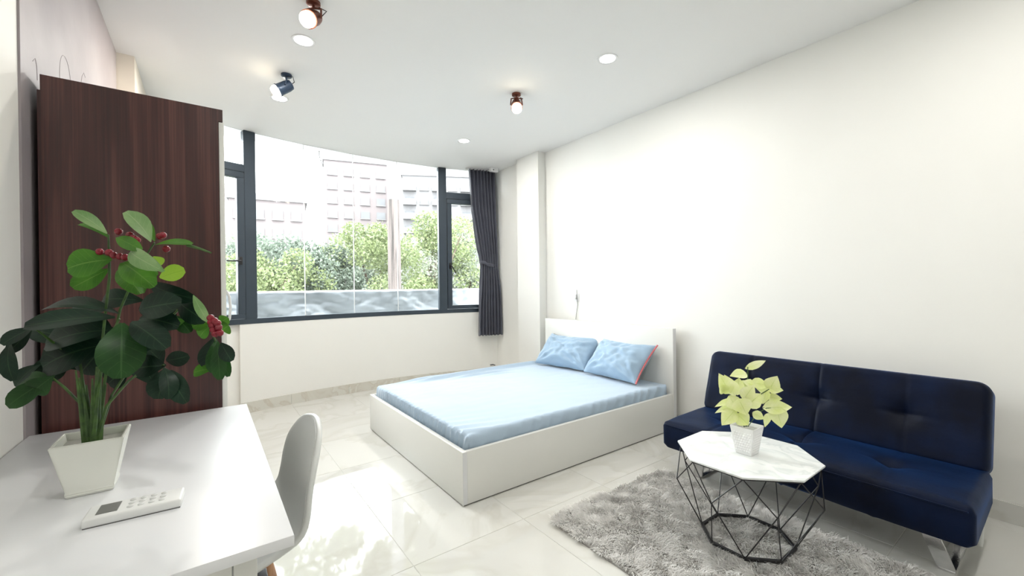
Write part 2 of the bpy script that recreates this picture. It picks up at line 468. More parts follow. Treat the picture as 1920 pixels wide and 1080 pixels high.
# ------------------------------------------------------------------ window
win = bpy.data.objects.new('window_1', None); COL.objects.link(win); WL[win.name] = Vector((0, 0, 0))
tag(win, 'wide bowed window with dark blue grey frame and two casements', 'window', kind='structure')
FB = (0.006, 0.07)
sw('bottom_rail', (-0.36, XR, SILL, 0.918, *FB), M['frame'], win, bev=0.003)
sw('mullion', (0.312, 0.412, 0.918, H, *FB), M['frame'], win, n=1, bev=0.004)
sw('mullion', (2.44, 2.543, 0.918, H, *FB), M['frame'], win, n=1, bev=0.004)
sw('mullion', (-0.36, -0.30, 0.918, H, *FB), M['frame'], win, n=1, bev=0.004)
sw('mullion', (3.13, 3.19, 0.918, H, *FB), M['frame'], win, n=1, bev=0.004)
sw('transom', (-0.30, 0.312, 2.345, 2.42, *FB), M['frame'], win, n=1, bev=0.004)
sw('transom', (2.543, 3.13, 2.36, 2.445, *FB), M['frame'], win, n=1, bev=0.004)
def sash(a, b, z0, z1, hx, tip):
    s = bpy.data.objects.new('casement_sash', None); COL.objects.link(s); s.parent = win; WL[s.name] = Vector((0, 0, 0))
    f = (0.018, 0.045); k = 0.058
    sw('sash_rail', (a, b, z0, z0 + k - 0.012, *f), M['frame'], s, n=1, bev=0.004)
    sw('sash_rail', (a, b, z1 - k, z1, *f), M['frame'], s, n=1, bev=0.004)
    sw('sash_stile', (a, a + k, z0 + k - 0.012, z1 - k, *f), M['frame'], s, n=1, bev=0.004)
    sw('sash_stile', (b - k, b, z0 + k - 0.012, z1 - k, *f), M['frame'], s, n=1, bev=0.004)
    sw('pane', (a + k, b - k, z0 + k - 0.012, z1 - k, -0.012, 0.018), M['glass'], s, n=1)
    bm = bmesh.new()
    y = wy(hx) - 0.02
    box(bm, hx - 0.016, hx + 0.016, y - 0.014, y, 1.445, 1.52, bev=0.003)
    tube(bm, [(hx, y - 0.012, 1.48), (hx, y - 0.04, 1.48), (hx + tip[0] * 0.15, y - 0.052, 1.48 + tip[1] * 0.15), (hx + tip[0], y - 0.052, 1.48 + tip[1])], [0.009, 0.009, 0.008, 0.0065], 8)
    ob('window_handle', bm, M['black'], s)
sash(-0.295, 0.307, 0.922, 2.34, 0.275, (-0.115, -0.003))
sash(2.548, 3.125, 0.922, 2.355, 2.575, (0.055, -0.095))
sw('pane', (-0.30, 0.312, 2.42, H, -0.02, 0.028), M['glass'], win, n=1)
sw('pane', (2.543, 3.13, 2.445, H, -0.02, 0.028), M['glass'], win, n=1)
_pj = [0.412, 0.869, 1.395, 1.916, 2.44]
for a, b in zip(_pj, _pj[1:]):
    sw('pane', (a, b, 0.918, H, -0.02, 0.028), M['glass'], win, n=1)
for a in _pj[1:4]:
    sw('glazing_joint', (a - 0.0025, a + 0.0025, 0.918, H, -0.017, 0.031), M['white_metal'], win, n=1)

# ------------------------------------------------------------------ bed
bed = thing('bed', (2.1, 2.8, 0), 'low white box bed with tall plain headboard against the right wall', 'bed')
BX0, BX1, BY0, BY1, BZ = 1.118, 3.10, 1.999, 3.592, 0.298
bx('foot_panel', (BX0, BX0 + 0.03, BY0, BY1, 0.008, BZ), M['white'], bed, bev=0.0015)
bx('side_panel', (BX0 + 0.0305, BX1, BY0 + 0.001, BY0 + 0.026, 0.008, BZ), M['white'], bed, bev=0.0012)
bx('side_panel', (BX0 + 0.0305, BX1, BY1 - 0.026, BY1 - 0.001, 0.008, BZ), M['white'], bed, bev=0.0012)
bx('edge_band', (BX0 + 0.002, BX0 + 0.0285, BY0 - 0.0008, BY0 + 0.0005, 0.010, BZ - 0.001), M['white_edge'], bed)
bx('shadow_gap_plinth', (BX0 + 0.012, BX1 - 0.02, BY0 + 0.012, BY1 - 0.012, 0.0, 0.06), M['black'], bed)  # recessed and coloured black to stand in for the shadow gap
bx('slat_deck', (BX0 + 0.03, BX1, BY0 + 0.026, BY1 - 0.026, 0.17, 0.19), M['white'], bed)
hb = bx('headboard', (BX1, BX1 + 0.045, BY0 - 0.006, BY1 + 0.006, 0.0, 0.839), M['white'], bed, bev=0.0015)
bx('edge_band', (BX1 + 0.003, BX1 + 0.042, BY0 - 0.0068, BY0 - 0.0055, 0.002, 0.837), M['white_edge'], hb)

# mattress: rounded slab with a sheet whose folds are modelled
def mattress():
    x0, x1, y0, y1, z0, z1 = BX0 + 0.040, BX1 - 0.004, BY0 + 0.036, BY1 - 0.03, 0.19, 0.375
    nx, ny, nz = 150, 120, 12
    rad = 0.028
    bm = bmesh.new()
    def fold(p, nrm):
        d = 0.0
        sx = (p.x - x0); sy = (p.y - y0)
        nz_ = noise.noise(Vector((p.x * 5, p.y * 5, p.z * 5)))
        top = max(0.0, nrm.z)
        side = 1 - top
        # soft waves of the top
        d += top * 0.0035 * noise.noise(Vector((p.x * 2.4, p.y * 3.2, 3)))
        d += top * 0.0016 * noise.noise(Vector((p.x * 9, p.y * 14, 5)))
        # long slack ridges near the far edge
        for yc, xa, xb, a, wd in ((y1 - 0.09, 0.25, 1.9, 0.030, 0.026), (y1 - 0.18, 0.55, 1.35, 0.020, 0.02), (y1 - 0.27, 0.8, 1.3, 0.014, 0.018), (y1 - 0.03, 0.1, 1.95, 0.018, 0.018)):
            yy = yc + 0.02 * math.sin(p.x * 3.1 + yc * 20)
            t = max(0.0, min(1.0, (sx - xa) / 0.25)) * max(0.0, min(1.0, (xb - sx) / 0.25))
            d += top * a * t * math.exp(-((p.y - yy) / wd) ** 2)
        # gathers of the foot side
        if nrm.x < -0.1:
            k = min(1.0, max(0.0, (y1 - 0.1 - p.y) / 0.3))
            ph = p.y * 118 + 5 * noise.noise(Vector((p.y * 3, 1, 1))) + (p.z - z0) * 24
            d += (0.006 + 0.018 * k) * (1 - 1.6 * abs(math.sin(ph / 2)) ** 0.7) * (0.55 + 0.45 * noise.noise(Vector((p.y * 11, 2, 2))))
        # long-side gathers, strongest toward the headboard
        if nrm.y < -0.1:
            k = 0.5 + 0.5 * max(0.0, min(1.0, (sx - 1.25) / 0.5))
            ph = p.x * 62 + 4 * noise.noise(Vector((p.x * 3, 7, 1))) - (p.z - z0) * 42
            d += 0.014 * k * (1 - 1.6 * abs(math.sin(ph / 2)) ** 0.7) * (0.6 + 0.4 * noise.noise(Vector((p.x * 9, 4, 2))))
        # creased near corner at the foot
        c = math.exp(-((sx) ** 2 + (sy) ** 2) / 0.05)
        d += c * top * 0.008 * math.sin(p.y * 70 + p.x * 20)
        return d
    cx, cy, cz = (x0 + x1) / 2, (y0 + y1) / 2, (z0 + z1) / 2
    hx, hy, hz = (x1 - x0) / 2, (y1 - y0) / 2, (z1 - z0) / 2
    def face(fn, n1, n2):
        g = [[None] * (n2 + 1) for _ in range(n1 + 1)]
        for i in range(n1 + 1):
            for j in range(n2 + 1):
                q = fn(-1 + 2 * i / n1, -1 + 2 * j / n2)
                p = Vector((q[0] * hx, q[1] * hy, q[2] * hz))
                inner = Vector((max(-hx + rad, min(hx - rad, p.x)), max(-hy + rad, min(hy - rad, p.y)), max(-hz + rad, min(hz - rad, p.z))))
                dlt = p - inner
                nrm = dlt.normalized() if dlt.length > 1e-6 else Vector((0, 0, 1))
                w_ = inner + nrm * rad + Vector((cx, cy, cz))
                w_ = w_ + nrm * fold(w_, nrm)
                g[i][j] = bm.verts.new(w_)
        for i in range(n1):
            for j in range(n2):
                bm.faces.new((g[i][j], g[i + 1][j], g[i + 1][j + 1], g[i][j + 1]))
    def e(t): return math.copysign(1 - (1 - abs(t)) ** 1.0, t)
    face(lambda a, b: (a, b, 1), nx, ny)
    face(lambda a, b: (a, b, -1), 40, 30)
    face(lambda a, b: (a, -1, b), 300, nz)
    face(lambda a, b: (a, 1, b), 100, nz)
    face(lambda a, b: (-1, a, b), 300, nz)
    face(lambda a, b: (1, a, b), 60, nz)
    bmesh.ops.remove_doubles(bm, verts=bm.verts, dist=0.0004)
    o = ob('mattress', bm, M['sheet'], ang=180)
    tag(o, 'thin mattress in a creased pale blue fitted sheet on the white bed', 'mattress')
mattress()

def pillow(name, cy, width, height, thick, base, tilt, yaw, seed, label, piped, sag):
    root = thing(name, base, label, 'pillow', 'blue pillows on the bed')
    Rm = Matrix.Translation(Vector(base)) @ Matrix.Rotation(yaw, 4, 'Z') @ Matrix.Rotation(tilt, 4, 'Y')
    n = 56
    def P(u, v, s):
        # outline: slightly concave sides, drawn-out corners
        ox = 1 - 0.055 * (1 - v * v) + 0.0
        oy = 1 - 0.07 * (1 - u * u) 
        yy = u * width / 2 * ox
        zz = v * height / 2 * oy
        prof = max(0.0, (1 - abs(u) ** 3.2)) ** 0.62 * max(0.0, (1 - abs(v) ** 3.0)) ** 0.62
        t = thick / 2 * prof
        nv = noise.noise(Vector((u * 2.2 + seed, v * 2.2, s * 3.0))) * 0.026 + noise.noise(Vector((u * 5.5 + seed, v * 4.5, s * 2))) * 0.014
        # diagonal pull creases out of the lower corners
        for cu, cv in ((-1, -1), (1, -1), (1, 1)):
            du, dv = u - cu, v - cv
            r = math.hypot(du, dv); a = math.atan2(dv, du)
            nv += 0.009 * math.sin(a * 15 + seed) * math.exp(-((r - 0.6) / 0.4) ** 2)
        t = t + nv * prof * 1.2
        zz -= sag * (u * u - 0.4) * (0.5 + 0.5 * v) * -0.06
        return Vector((-s * t, yy, zz + height / 2))
    bm = bmesh.new()
    for s in (1, -1):
        g = [[bm.verts.new(Rm @ P(-1 + 2 * i / n, -1 + 2 * j / n, s)) for j in range(n + 1)] for i in range(n + 1)]
        for i in range(n):
            for j in range(n):
                bm.faces.new((g[i][j], g[i + 1][j], g[i + 1][j + 1], g[i][j + 1]))
    bmesh.ops.remove_doubles(bm, verts=bm.verts, dist=0.0006)
    ob('pillowcase', bm, M['pillow'], root, ang=180)
    if piped:
        bm = bmesh.new()
        tube(bm, [Rm @ (P(-1, -1 + 2 * j / 24, 1) + Vector((-0.004, -0.002, 0))) for j in range(25)], 0.007, 8)
        ob('piping', bm, M['piping'], root)
        bx('care_label', (-0.004, 0.004, 0.005 - width * 0.30, 0.04 - width * 0.30, height * 0.955, height * 1.0), M['plastic'], root, M=Rm)
    else:
        bm = bmesh.new()
        tube(bm, [Rm @ (P(0.1 + 0.8 * j / 20, 1, 1) + Vector((0, 0, 0.002))) for j in range(21)], 0.004, 6)
        ob('seam', bm, M['cable'], root)
pillow('pillow', 0, 0.65, 0.385, 0.22, (2.83, 3.09, 0.398), math.radians(45), math.radians(8), 3.1, 'blue pillow lying farther from the viewer beside the pilaster', False, 0.6)
pillow('pillow', 0, 0.63, 0.385, 0.22, (2.82, 2.45, 0.398), math.radians(43), math.radians(-4), 8.4, 'nearer blue pillow with a coral red piped edge', True, 0.4)

# ------------------------------------------------------------------ sofa
sofa = thing('sofa', (2.62, 0.91, 0), 'navy blue velvet sofa bed with tufted back and chrome legs', 'sofa')
SX0, SX1, SY0, SY1 = 2.341, 2.857, 0.240, 1.589
def cushion(name, A, B, C, D, th, parent, nu, nv, tufts, seams, pil=0.012, rad=0.03, rc=0.02):
    """A,B,C,D corners of the front/top surface (u: A->B, v: A->D); thickness th behind it"""
    A, B, C, D = [Vector(q) for q in (A, B, C, D)]
    nrm = (B - A).cross(D - A).normalized()
    LU, LV = (B - A).length, (D - A).length
    bm = bmesh.new()
    def surf(u, v):
        a_, b_ = u * LU, v * LV
        ca = rc if a_ < rc else LU - rc if a_ > LU - rc else None
        cb = rc if b_ < rc else LV - rc if b_ > LV - rc else None
        if ca is not None and cb is not None:
            da, db = a_ - ca, b_ - cb; r_ = math.hypot(da, db)
            if r_ > 1e-9: k_ = max(abs(da), abs(db)) / r_; a_, b_ = ca + da * k_, cb + db * k_
        uu, vv = a_ / LU, b_ / LV
        p = (A * (1 - uu) + B * uu) * (1 - vv) + (D * (1 - uu) + C * uu) * vv
        eu = min(u, 1 - u) * LU; ev = min(v, 1 - v) * LV
        e = min(eu, ev)
        d = 0.0
        if e < rad: d -= rad - math.sqrt(max(0, rad * rad - (rad - e) ** 2))
        # pillowing and dimples
        d += pil * (math.sin(math.pi * u) ** 0.5) * (math.sin(math.pi * v) ** 0.5)
        for tu, tv in tufts:
            r2 = ((u - tu) * LU) ** 2 + ((v - tv) * LV) ** 2
            d -= 0.022 * math.exp(-r2 / 0.0022) + 0.010 * math.exp(-r2 / 0.02)
            # pulls running along the seams
            d -= 0.006 * math.exp(-((v - tv) * LV / 0.012) ** 2) * math.exp(-((u - tu) * LU / 0.09) ** 2)
        for su in seams:
            d -= 0.007 * math.exp(-((u - su) * LU / 0.006) ** 2)
        d += 0.003 * noise.noise(Vector((u * 9, v * 5, 2.0)))
        return p + nrm * d
    g = [[bm.verts.new(surf(i / nu, j / nv)) for j in range(nv + 1)] for i in range(nu + 1)]
    for i in range(nu):
        for j in range(nv):
            bm.faces.new((g[i][j], g[i + 1][j], g[i + 1][j + 1], g[i][j + 1]))
    loop = [g[i][0] for i in range(nu + 1)] + [g[nu][j] for j in range(1, nv + 1)] + [g[i][nv] for i in range(nu - 1, -1, -1)] + [g[0][j] for j in range(nv - 1, 0, -1)]
    prev = loop
    for dd in (th - rad * 0.7, th):
        cen = (A + B + C + D) / 4
        ring = []
        for v in loop:
            q = v.co - nrm * (dd)
            if dd == th: q = q + (cen - nrm * (th) - q).normalized() * 0.02
            ring.append(bm.verts.new(q))
        for k in range(len(loop)):
            k2 = (k + 1) % len(loop)
            bm.faces.new((prev[k], prev[k2], ring[k2], ring[k]))
        prev = ring
    bm.faces.new(prev)
    return ob(name, bm, M['velvet'], parent, ang=50)
_t3 = (0.22, 0.5, 0.78)
# seat: u runs along Y, v runs from the front edge to the back
cushion('seat', (SX0, SY1, 0.333), (SX0, SY0, 0.333), (SX1, SY0, 0.343), (SX1, SY1, 0.343), 0.132, sofa, 120, 50, [(a, 0.52) for a in _t3], _t3, 0.022)
# back: leaning
cushion('backrest', (2.795, SY1 - 0.005, 0.325), (2.795, SY0 + 0.005, 0.325), (2.934, SY0 + 0.005, 0.732), (2.934, SY1 - 0.005, 0.732), 0.108, sofa, 120, 50, [(a, 0.50) for a in _t3], (0.22, 0.5, 0.78), 0.014, rad=0.035, rc=0.055)
# piped seam along the seat front and around the back
def seamtube(name, pts, r=0.0035): 
    bm = bmesh.new(); tube(bm, pts, r, 6); ob(name, bm, M['velvet'], sofa)
seamtube('piping', [(SX0 - 0.001, SY1 - 0.02, 0.315), (SX0 - 0.001, SY0 + 0.02, 0.315)])
bx('seat_base', (SX0 + 0.04, SX1 - 0.02, SY0 + 0.04, SY1 - 0.04, 0.195, 0.27), M['velvet'], sofa, bev=0.01)
bx('hinge_rail', (2.78, 2.86, SY0 + 0.05, SY1 - 0.05, 0.24, 0.33), M['black'], sofa, bev=0.004)
def sofa_leg(y, sy):
    bm = bmesh.new()
    # flat chrome strap: foot on the floor, slanting up under the seat
    for (a, b) in ((Vector((2.462, y, 0.006)), Vector((2.405, y + sy * 0.06, 0.215))),):
        d = 0.028
        vs = []
        for p, q in ((a, b),):
            for pt in (p, q):
                for dy in (-d, d):
                    for dx in (-0.006, 0.006):
                        vs.append(bm.verts.new((pt.x + dx, pt.y + dy, pt.z)))
        idx = [(0, 1, 3, 2), (4, 6, 7, 5), (0, 2, 6, 4), (1, 5, 7, 3), (0, 4, 5, 1), (2, 3, 7, 6)]
        for f in idx: bm.faces.new([vs[k] for k in f])
    box(bm, 2.452, 2.80, y - 0.026, y + 0.026, 0.0, 0.010, bev=0.002)
    box(bm, 2.78, 2.80, y - 0.026, y + 0.026, 0.008, 0.22, bev=0.002)
    ob('leg', bm, M['chrome'], sofa)
sofa_leg(0.335, 1); sofa_leg(1.42, -1)
bm = bmesh.new(); lathe(bm, [(0.012, 0), (0.014, 0.02), (0.016, 0.12), (0.016, 0.25)], (2.82, SY0 + 0.04, 0)); ob('rear_leg', bm, M['plastic'], sofa)
bm = bmesh.new(); lathe(bm, [(0.012, 0), (0.014, 0.02), (0.016, 0.12), (0.016, 0.25)], (2.82, SY1 - 0.04, 0)); ob('rear_leg', bm, M['plastic'], sofa)

# ------------------------------------------------------------------ rug
def rug():
    x0, x1, y0, y1 = 1.40, 2.355, 0.02, 1.615
    root = thing('shag_rug', ((x0 + x1) / 2, (y0 + y1) / 2, 0), 'grey and white long pile shag rug under the wire table', 'rug')
    bm = bmesh.new()
    r = 0.06; n = 8; pts = []
    for cx, cy, a0 in ((x1 - r, y1 - r, 0), (x0 + r, y1 - r, 90), (x0 + r, y0 + r, 180), (x1 - r, y0 + r, 270)):
        for k in range(n + 1):
            a = math.radians(a0 + 90 * k / n); pts.append((cx + r * math.cos(a), cy + r * math.sin(a)))
    lo = [bm.verts.new((p[0], p[1], 0.0005)) for p in pts]; hi = [bm.verts.new((p[0], p[1], 0.009)) for p in pts]
    for k in range(len(pts)):
        k2 = (k + 1) % len(pts); bm.faces.new((lo[k], lo[k2], hi[k2], hi[k]))
    bm.faces.new(lo[::-1]); bm.faces.new(hi)
    ob('backing', bm, M['rug_base'], root, ang=30)
    rng = np.random.default_rng(5)
    NT = 95000
    px = rng.uniform(x0, x1, NT); py = rng.uniform(y0, y1, NT)
    # round the corners
    ax = np.minimum(px - x0, x1 - px); ay = np.minimum(py - y0, y1 - py)
    keep = ~((ax < r) & (ay < r) & ((r - ax) ** 2 + (r - ay) ** 2 > r * r))
    px, py, ax, ay = px[keep], py[keep], ax[keep], ay[keep]; n = len(px)
    # clumped lie direction from smooth fields
    f = lambda s, t: np.sin(px * s + 1.3 * np.sin(py * t)) + np.sin(py * s * 1.1 + 1.7 * np.cos(px * t * 0.9))
    ang = 0.7 * f(6, 9) + 0.8 * f(31, 43) + rng.normal(0, 0.6, n) - 2.4
    lean = np.clip(0.85 + 0.14 * f(37, 29) + rng.normal(0, 0.15, n), 0.15, 1.15)
    ln = rng.uniform(0.026, 0.045, n)
    wd = rng.uniform(0.0009, 0.0018, n)
    dx = np.cos(ang) * np.sin(lean); dy = np.sin(ang) * np.sin(lean); dz = np.cos(lean)
    # side vector
    sx, sy = -np.sin(ang), np.cos(ang)
    V = np.zeros((n, 6, 3)); z0 = 0.007
    for k, (t, wf, up) in enumerate(((0, 1.0, 0), (0.55, 1.0, 0.12), (1.0, 0.25, -0.10))):
        bxp = px + dx * ln * t; byp = py + dy * ln * t
        bz = z0 + np.maximum(dz * ln * t + up * ln, 0.001)
        V[:, 2 * k, 0] = bxp - sx * wd * wf; V[:, 2 * k, 1] = byp - sy * wd * wf; V[:, 2 * k, 2] = bz
        V[:, 2 * k + 1, 0] = bxp + sx * wd * wf; V[:, 2 * k + 1, 1] = byp + sy * wd * wf; V[:, 2 * k + 1, 2] = bz
    base = (np.arange(n) * 6)[:, None]
    Fq = np.concatenate([base + np.array([[0, 1, 3, 2]]), base + np.array([[2, 3, 5, 4]])])
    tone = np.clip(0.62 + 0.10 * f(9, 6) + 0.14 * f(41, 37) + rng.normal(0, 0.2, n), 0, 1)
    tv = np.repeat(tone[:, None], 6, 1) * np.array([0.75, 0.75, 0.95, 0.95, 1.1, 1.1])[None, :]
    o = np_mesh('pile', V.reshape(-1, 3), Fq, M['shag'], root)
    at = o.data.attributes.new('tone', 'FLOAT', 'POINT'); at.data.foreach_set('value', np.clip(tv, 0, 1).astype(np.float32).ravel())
    o['kind'] = 'stuff'
rug()

# ------------------------------------------------------------------ coffee table
TC = Vector((2.012, 0.925, 0)); TZ = 0.42
tab = thing('coffee_table', (TC.x, TC.y, 0.03), 'octagonal white marble coffee table on a black wire cage base', 'coffee table')
def octv(r, z, off=22.5): return [Vector((TC.x + r * math.cos(math.radians(off + 45 * k)), TC.y + r * math.sin(math.radians(off + 45 * k)), z)) for k in range(8)]
bm = bmesh.new()
lo = [bm.verts.new(v) for v in octv(0.298, TZ - 0.008)]; hi = [bm.verts.new(v) for v in octv(0.298, TZ)]
for k in range(8): bm.faces.new((lo[k], lo[(k + 1) % 8], hi[(k + 1) % 8], hi[k]))
bm.faces.new(hi); bm.faces.new(lo[::-1])
bmesh.ops.bevel(bm, geom=list(bm.edges), offset=0.0012, segments=1, affect='EDGES')
ob('marble_top', bm, M['marble'], tab)
bm = bmesh.new()
lo = [bm.verts.new(v) for v in octv(0.292, TZ - 0.013)]; hi = [bm.verts.new(v) for v in octv(0.292, TZ - 0.008)]
for k in range(8): bm.faces.new((lo[k], lo[(k + 1) % 8], hi[(k + 1) % 8], hi[k]))
bm.faces.new(hi); bm.faces.new(lo[::-1])
ob('top_tray', bm, M['black'], tab)
top = octv(0.282, TZ - 0.015); mid = octv(0.306, 0.28, 0); botv = octv(0.188, 0.03)
def wire(a, b, r, name='wire'):
    bm = bmesh.new(); tube(bm, [a, b], r, 6); ob(name, bm, M['black'], tab)
for k in range(8):
    wire(top[k], top[(k + 1) % 8], 0.0035, 'top_ring_bar')
    # mid vertex k lies between top vertices k-1 and k
    wire(mid[k], top[k], 0.0025); wire(mid[k], top[k - 1], 0.0025)
    wire(mid[k], botv[k], 0.0025); wire(mid[k], botv[k - 1], 0.0025)
    a, b = botv[k], botv[(k + 1) % 8]
    d = (b - a); ang = math.atan2(d.y, d.x); L_ = d.length + 0.008
    Mx = Matrix.Translation((a + b) / 2) @ Matrix.Rotation(ang, 4, 'Z')
    bx('base_ring_bar', (-L_ / 2, L_ / 2, -0.007, 0.007, -0.006, 0.006), M['black'], tab, bev=0.001, seg=1, M=Mx)

# ------------------------------------------------------------------ desk
desk = thing('desk', (-0.15, 1.41, 0), 'plain white rectangular desk against the left wall', 'desk')
DX0, DX1, DY0, DY1, DZ = XL + 0.004, 0.126, 0.856, 1.959, 0.75
bx('desktop', (DX0, DX1, DY0, DY1, DZ - 0.02, DZ), M['desk'], desk, bev=0.0012)
for lx in (DX0 + 0.03, 0.034):
    for ly in (DY0 + 0.03, DY1 - 0.066):
        bx('leg', (lx, lx + 0.036, ly, ly + 0.036, 0, DZ - 0.02), M['white'], desk, bev=0.002)
for y in (DY0 + 0.034, DY1 - 0.062): bx('apron_rail', (DX0 + 0.068, 0.032, y, y + 0.028, DZ - 0.055, DZ - 0.02), M['white'], desk, bev=0.001)
for x in (DX0 + 0.034, 0.038): bx('apron_rail', (x, x + 0.028, DY0 + 0.068, DY1 - 0.068, DZ - 0.05, DZ - 0.02), M['white'], desk, bev=0.001)

# remote control
rem = thing('remote_control', (-0.12, 1.15, DZ), 'slim white air conditioner remote control lying on the desk', 'remote control')
Rr = Matrix.Translation((-0.1185, 1.1485, DZ)) @ Matrix.Rotation(math.radians(-3.5), 4, 'Z')
bx('body', (-0.075, 0.075, -0.036, 0.030, 0.001, 0.018), M['plastic'], rem, bev=0.004, seg=3, M=Rr)
bx('base_seam', (-0.073, 0.073, -0.0345, 0.0285, 0.0, 0.0035), M['lcd'], rem, M=Rr)
bx('display', (-0.058, -0.026, -0.022, 0.022, 0.0175, 0.0188), M['lcd'], rem, bev=0.0004, seg=1, M=Rr)
for i in range(4):
    for j in range(3):
        bm = bmesh.new()
        lathe(bm, [(0.0052, 0), (0.0052, 0.0012), (0.004, 0.002)], Rr @ Vector((-0.008 + 0.0165 * i, -0.016 + 0.0165 * j, 0.0178)), n=12)
        ob('button', bm, M['button'], rem)

# ------------------------------------------------------------------ chair tucked in at the desk
ch = thing('shell_chair', (0.02, 1.40, 0), 'grey white plastic shell chair on beech legs tucked under the desk', 'chair')
CY = 1.40
prof = [(-0.215, 0.425, 0.165, 0.0, 0.0), (-0.19, 0.437, 0.185, 0.012, 0.0), (-0.10, 0.430, 0.190, 0.030, 0.0), (0.0, 0.426, 0.188, 0.050, 0.0), (0.085, 0.432, 0.178, 0.070, 0.0), (0.144, 0.460, 0.184, 0.066, 0.0), (0.190, 0.515, 0.200, 0.045, 0.003), (0.212, 0.585, 0.206, 0.020, 0.010), (0.226, 0.655, 0.198, 0.006, 0.016), (0.241, 0.715, 0.184, 0.0, 0.018), (0.256, 0.765, 0.145, -0.004, 0.014), (0.264, 0.792, 0.095, -0.004, 0.008), (0.267, 0.802, 0.04, -0.002, 0.003)]
def lerp_prof(t):
    k = t * (len(prof) - 1); i = min(int(k), len(prof) - 2); f = k - i
    def cr(a, b, c_, d): return 0.5 * ((2 * b) + (-a + c_) * f + (2 * a - 5 * b + 4 * c_ - d) * f * f + (-a + 3 * b - 3 * c_ + d) * f ** 3)
    P = [prof[max(0, i - 1)], prof[i], prof[i + 1], prof[min(len(prof) - 1, i + 2)]]
    return [cr(*[q[m] for q in P]) for m in range(5)]
bm = bmesh.new()
NU, NV = 48, 20
def shell(i, j):
    x, z, hw, lift, fwd = lerp_prof(i / (NU - 1)); w_ = -1 + 2 * j / (NV - 1)
    return Vector((x - fwd * w_ * w_, CY + hw * w_, z + lift * abs(w_) ** 2.4))
g = grid(bm, shell, NU, NV)
o = ob('shell', bm, M['chair'], ch, ang=180)
md = o.modifiers.new('thickness', 'SOLIDIFY'); md.thickness = 0.010; md.offset = 0
md = o.modifiers.new('round', 'BEVEL'); md.width = 0.003; md.segments = 2; md.limit_method = 'ANGLE'
bm = bmesh.new()
_rim = [shell(i, 0) for i in range(NU)] + [shell(NU - 1, j) for j in range(1, NV)] + [shell(i, NV - 1) for i in range(NU - 2, -1, -1)]
tube(bm, [p + Vector((0.004, 0, -0.001)) for p in _rim], 0.0085, 8)
ob('rim', bm, M['chair'], ch, ang=60)
for sx in (-1, 1):
    for sy in (-1, 1):
        bm = bmesh.new()
        a = Vector((0.02 + sx * 0.105, CY + sy * 0.11, 0.425)); b = Vector((0.02 + sx * 0.20, CY + sy * 0.20, 0.0))
        tube(bm, [a, a.lerp(b, 0.3), b], [0.016, 0.018, 0.012], 12)
        lg = ob('leg', bm, M['beech'], ch)
        bm = bmesh.new(); c0 = a.lerp(b, 0.12)
        tube(bm, [c0 + Vector((0, 0, 0.02)), c0 - Vector((0, 0, 0.03))], 0.022, 10); ob('leg_bracket', bm, M['black'], lg)
for p, q in (((-0.13, -0.158), (0.15, 0.158)), ((-0.13, 0.158), (0.15, -0.158))):
    bm = bmesh.new(); tube(bm, [(p[0], CY + p[1], 0.27), (q[0], CY + q[1], 0.27)], 0.004, 6); ob('cross_brace', bm, M['black'], ch)
bm = bmesh.new(); box(bm, -0.09, 0.13, CY - 0.115, CY + 0.115, 0.40, 0.415, bev=0.004); ob('seat_bracket', bm, M['black'], ch)

# ------------------------------------------------------------------ wardrobe
wr = thing('wardrobe', (-0.19, 2.45, 0), 'tall dark walnut wardrobe with white doors standing beyond the desk', 'wardrobe')
WX0, WX1, WY0, WY1, WZ = -0.429, 0.048, 2.009, 2.83, 1.914
bm = bmesh.new()
_o = [(WX0, 0.0), (WX1, 0.0), (WX1, WZ - 0.047), (WX1 + 0.014, WZ - 0.047), (WX1 + 0.014, WZ), (WX0, WZ)]
_a = [bm.verts.new((x, WY0, z)) for x, z in _o]; _b = [bm.verts.new((x, WY0 + 0.018, z)) for x, z in _o]
bm.faces.new(_a); bm.faces.new(_b[::-1])
for k in range(6): bm.faces.new((_a[k], _b[k], _b[(k + 1) % 6], _a[(k + 1) % 6]))
ob('side_panel', bm, M['walnut'], wr)
bx('side_panel', (WX0, WX1, WY1 - 0.018, WY1, 0.0, WZ - 0.047), M['walnut'], wr, bev=0.001)
bx('top_panel', (WX0, WX1 + 0.014, WY0 + 0.0182, WY1, WZ - 0.047, WZ), M['walnut'], wr, bev=0.0012)
bx('bottom_panel', (WX0, WX1 - 0.002, WY0 + 0.018, WY1 - 0.018, 0.05, 0.07), M['walnut'], wr)
bx('back_panel', (WX0 - 0.008, WX0, WY0 + 0.004, WY1 - 0.004, 0.02, WZ - 0.05), M['walnut'], wr)
_m = (WY0 + WY1) / 2
for a, b, hy in ((WY0 + 0.001, _m - 0.0015, WY0 + 0.06), (_m + 0.0015, WY1 - 0.001, WY1 - 0.06)):
    d = bx('door', (WX1 + 0.001, WX1 + 0.018, a, b, 0.03, WZ - 0.05), M['white'], wr, bev=0.001)
    bm = bmesh.new(); tube(bm, [(WX1 + 0.018, hy, 1.06), (WX1 + 0.030, hy, 1.085), (WX1 + 0.034, hy, 1.13), (WX1 + 0.030, hy, 1.175), (WX1 + 0.018, hy, 1.20)], 0.005, 8)
    ob('handle', bm, M['white_metal'], d)

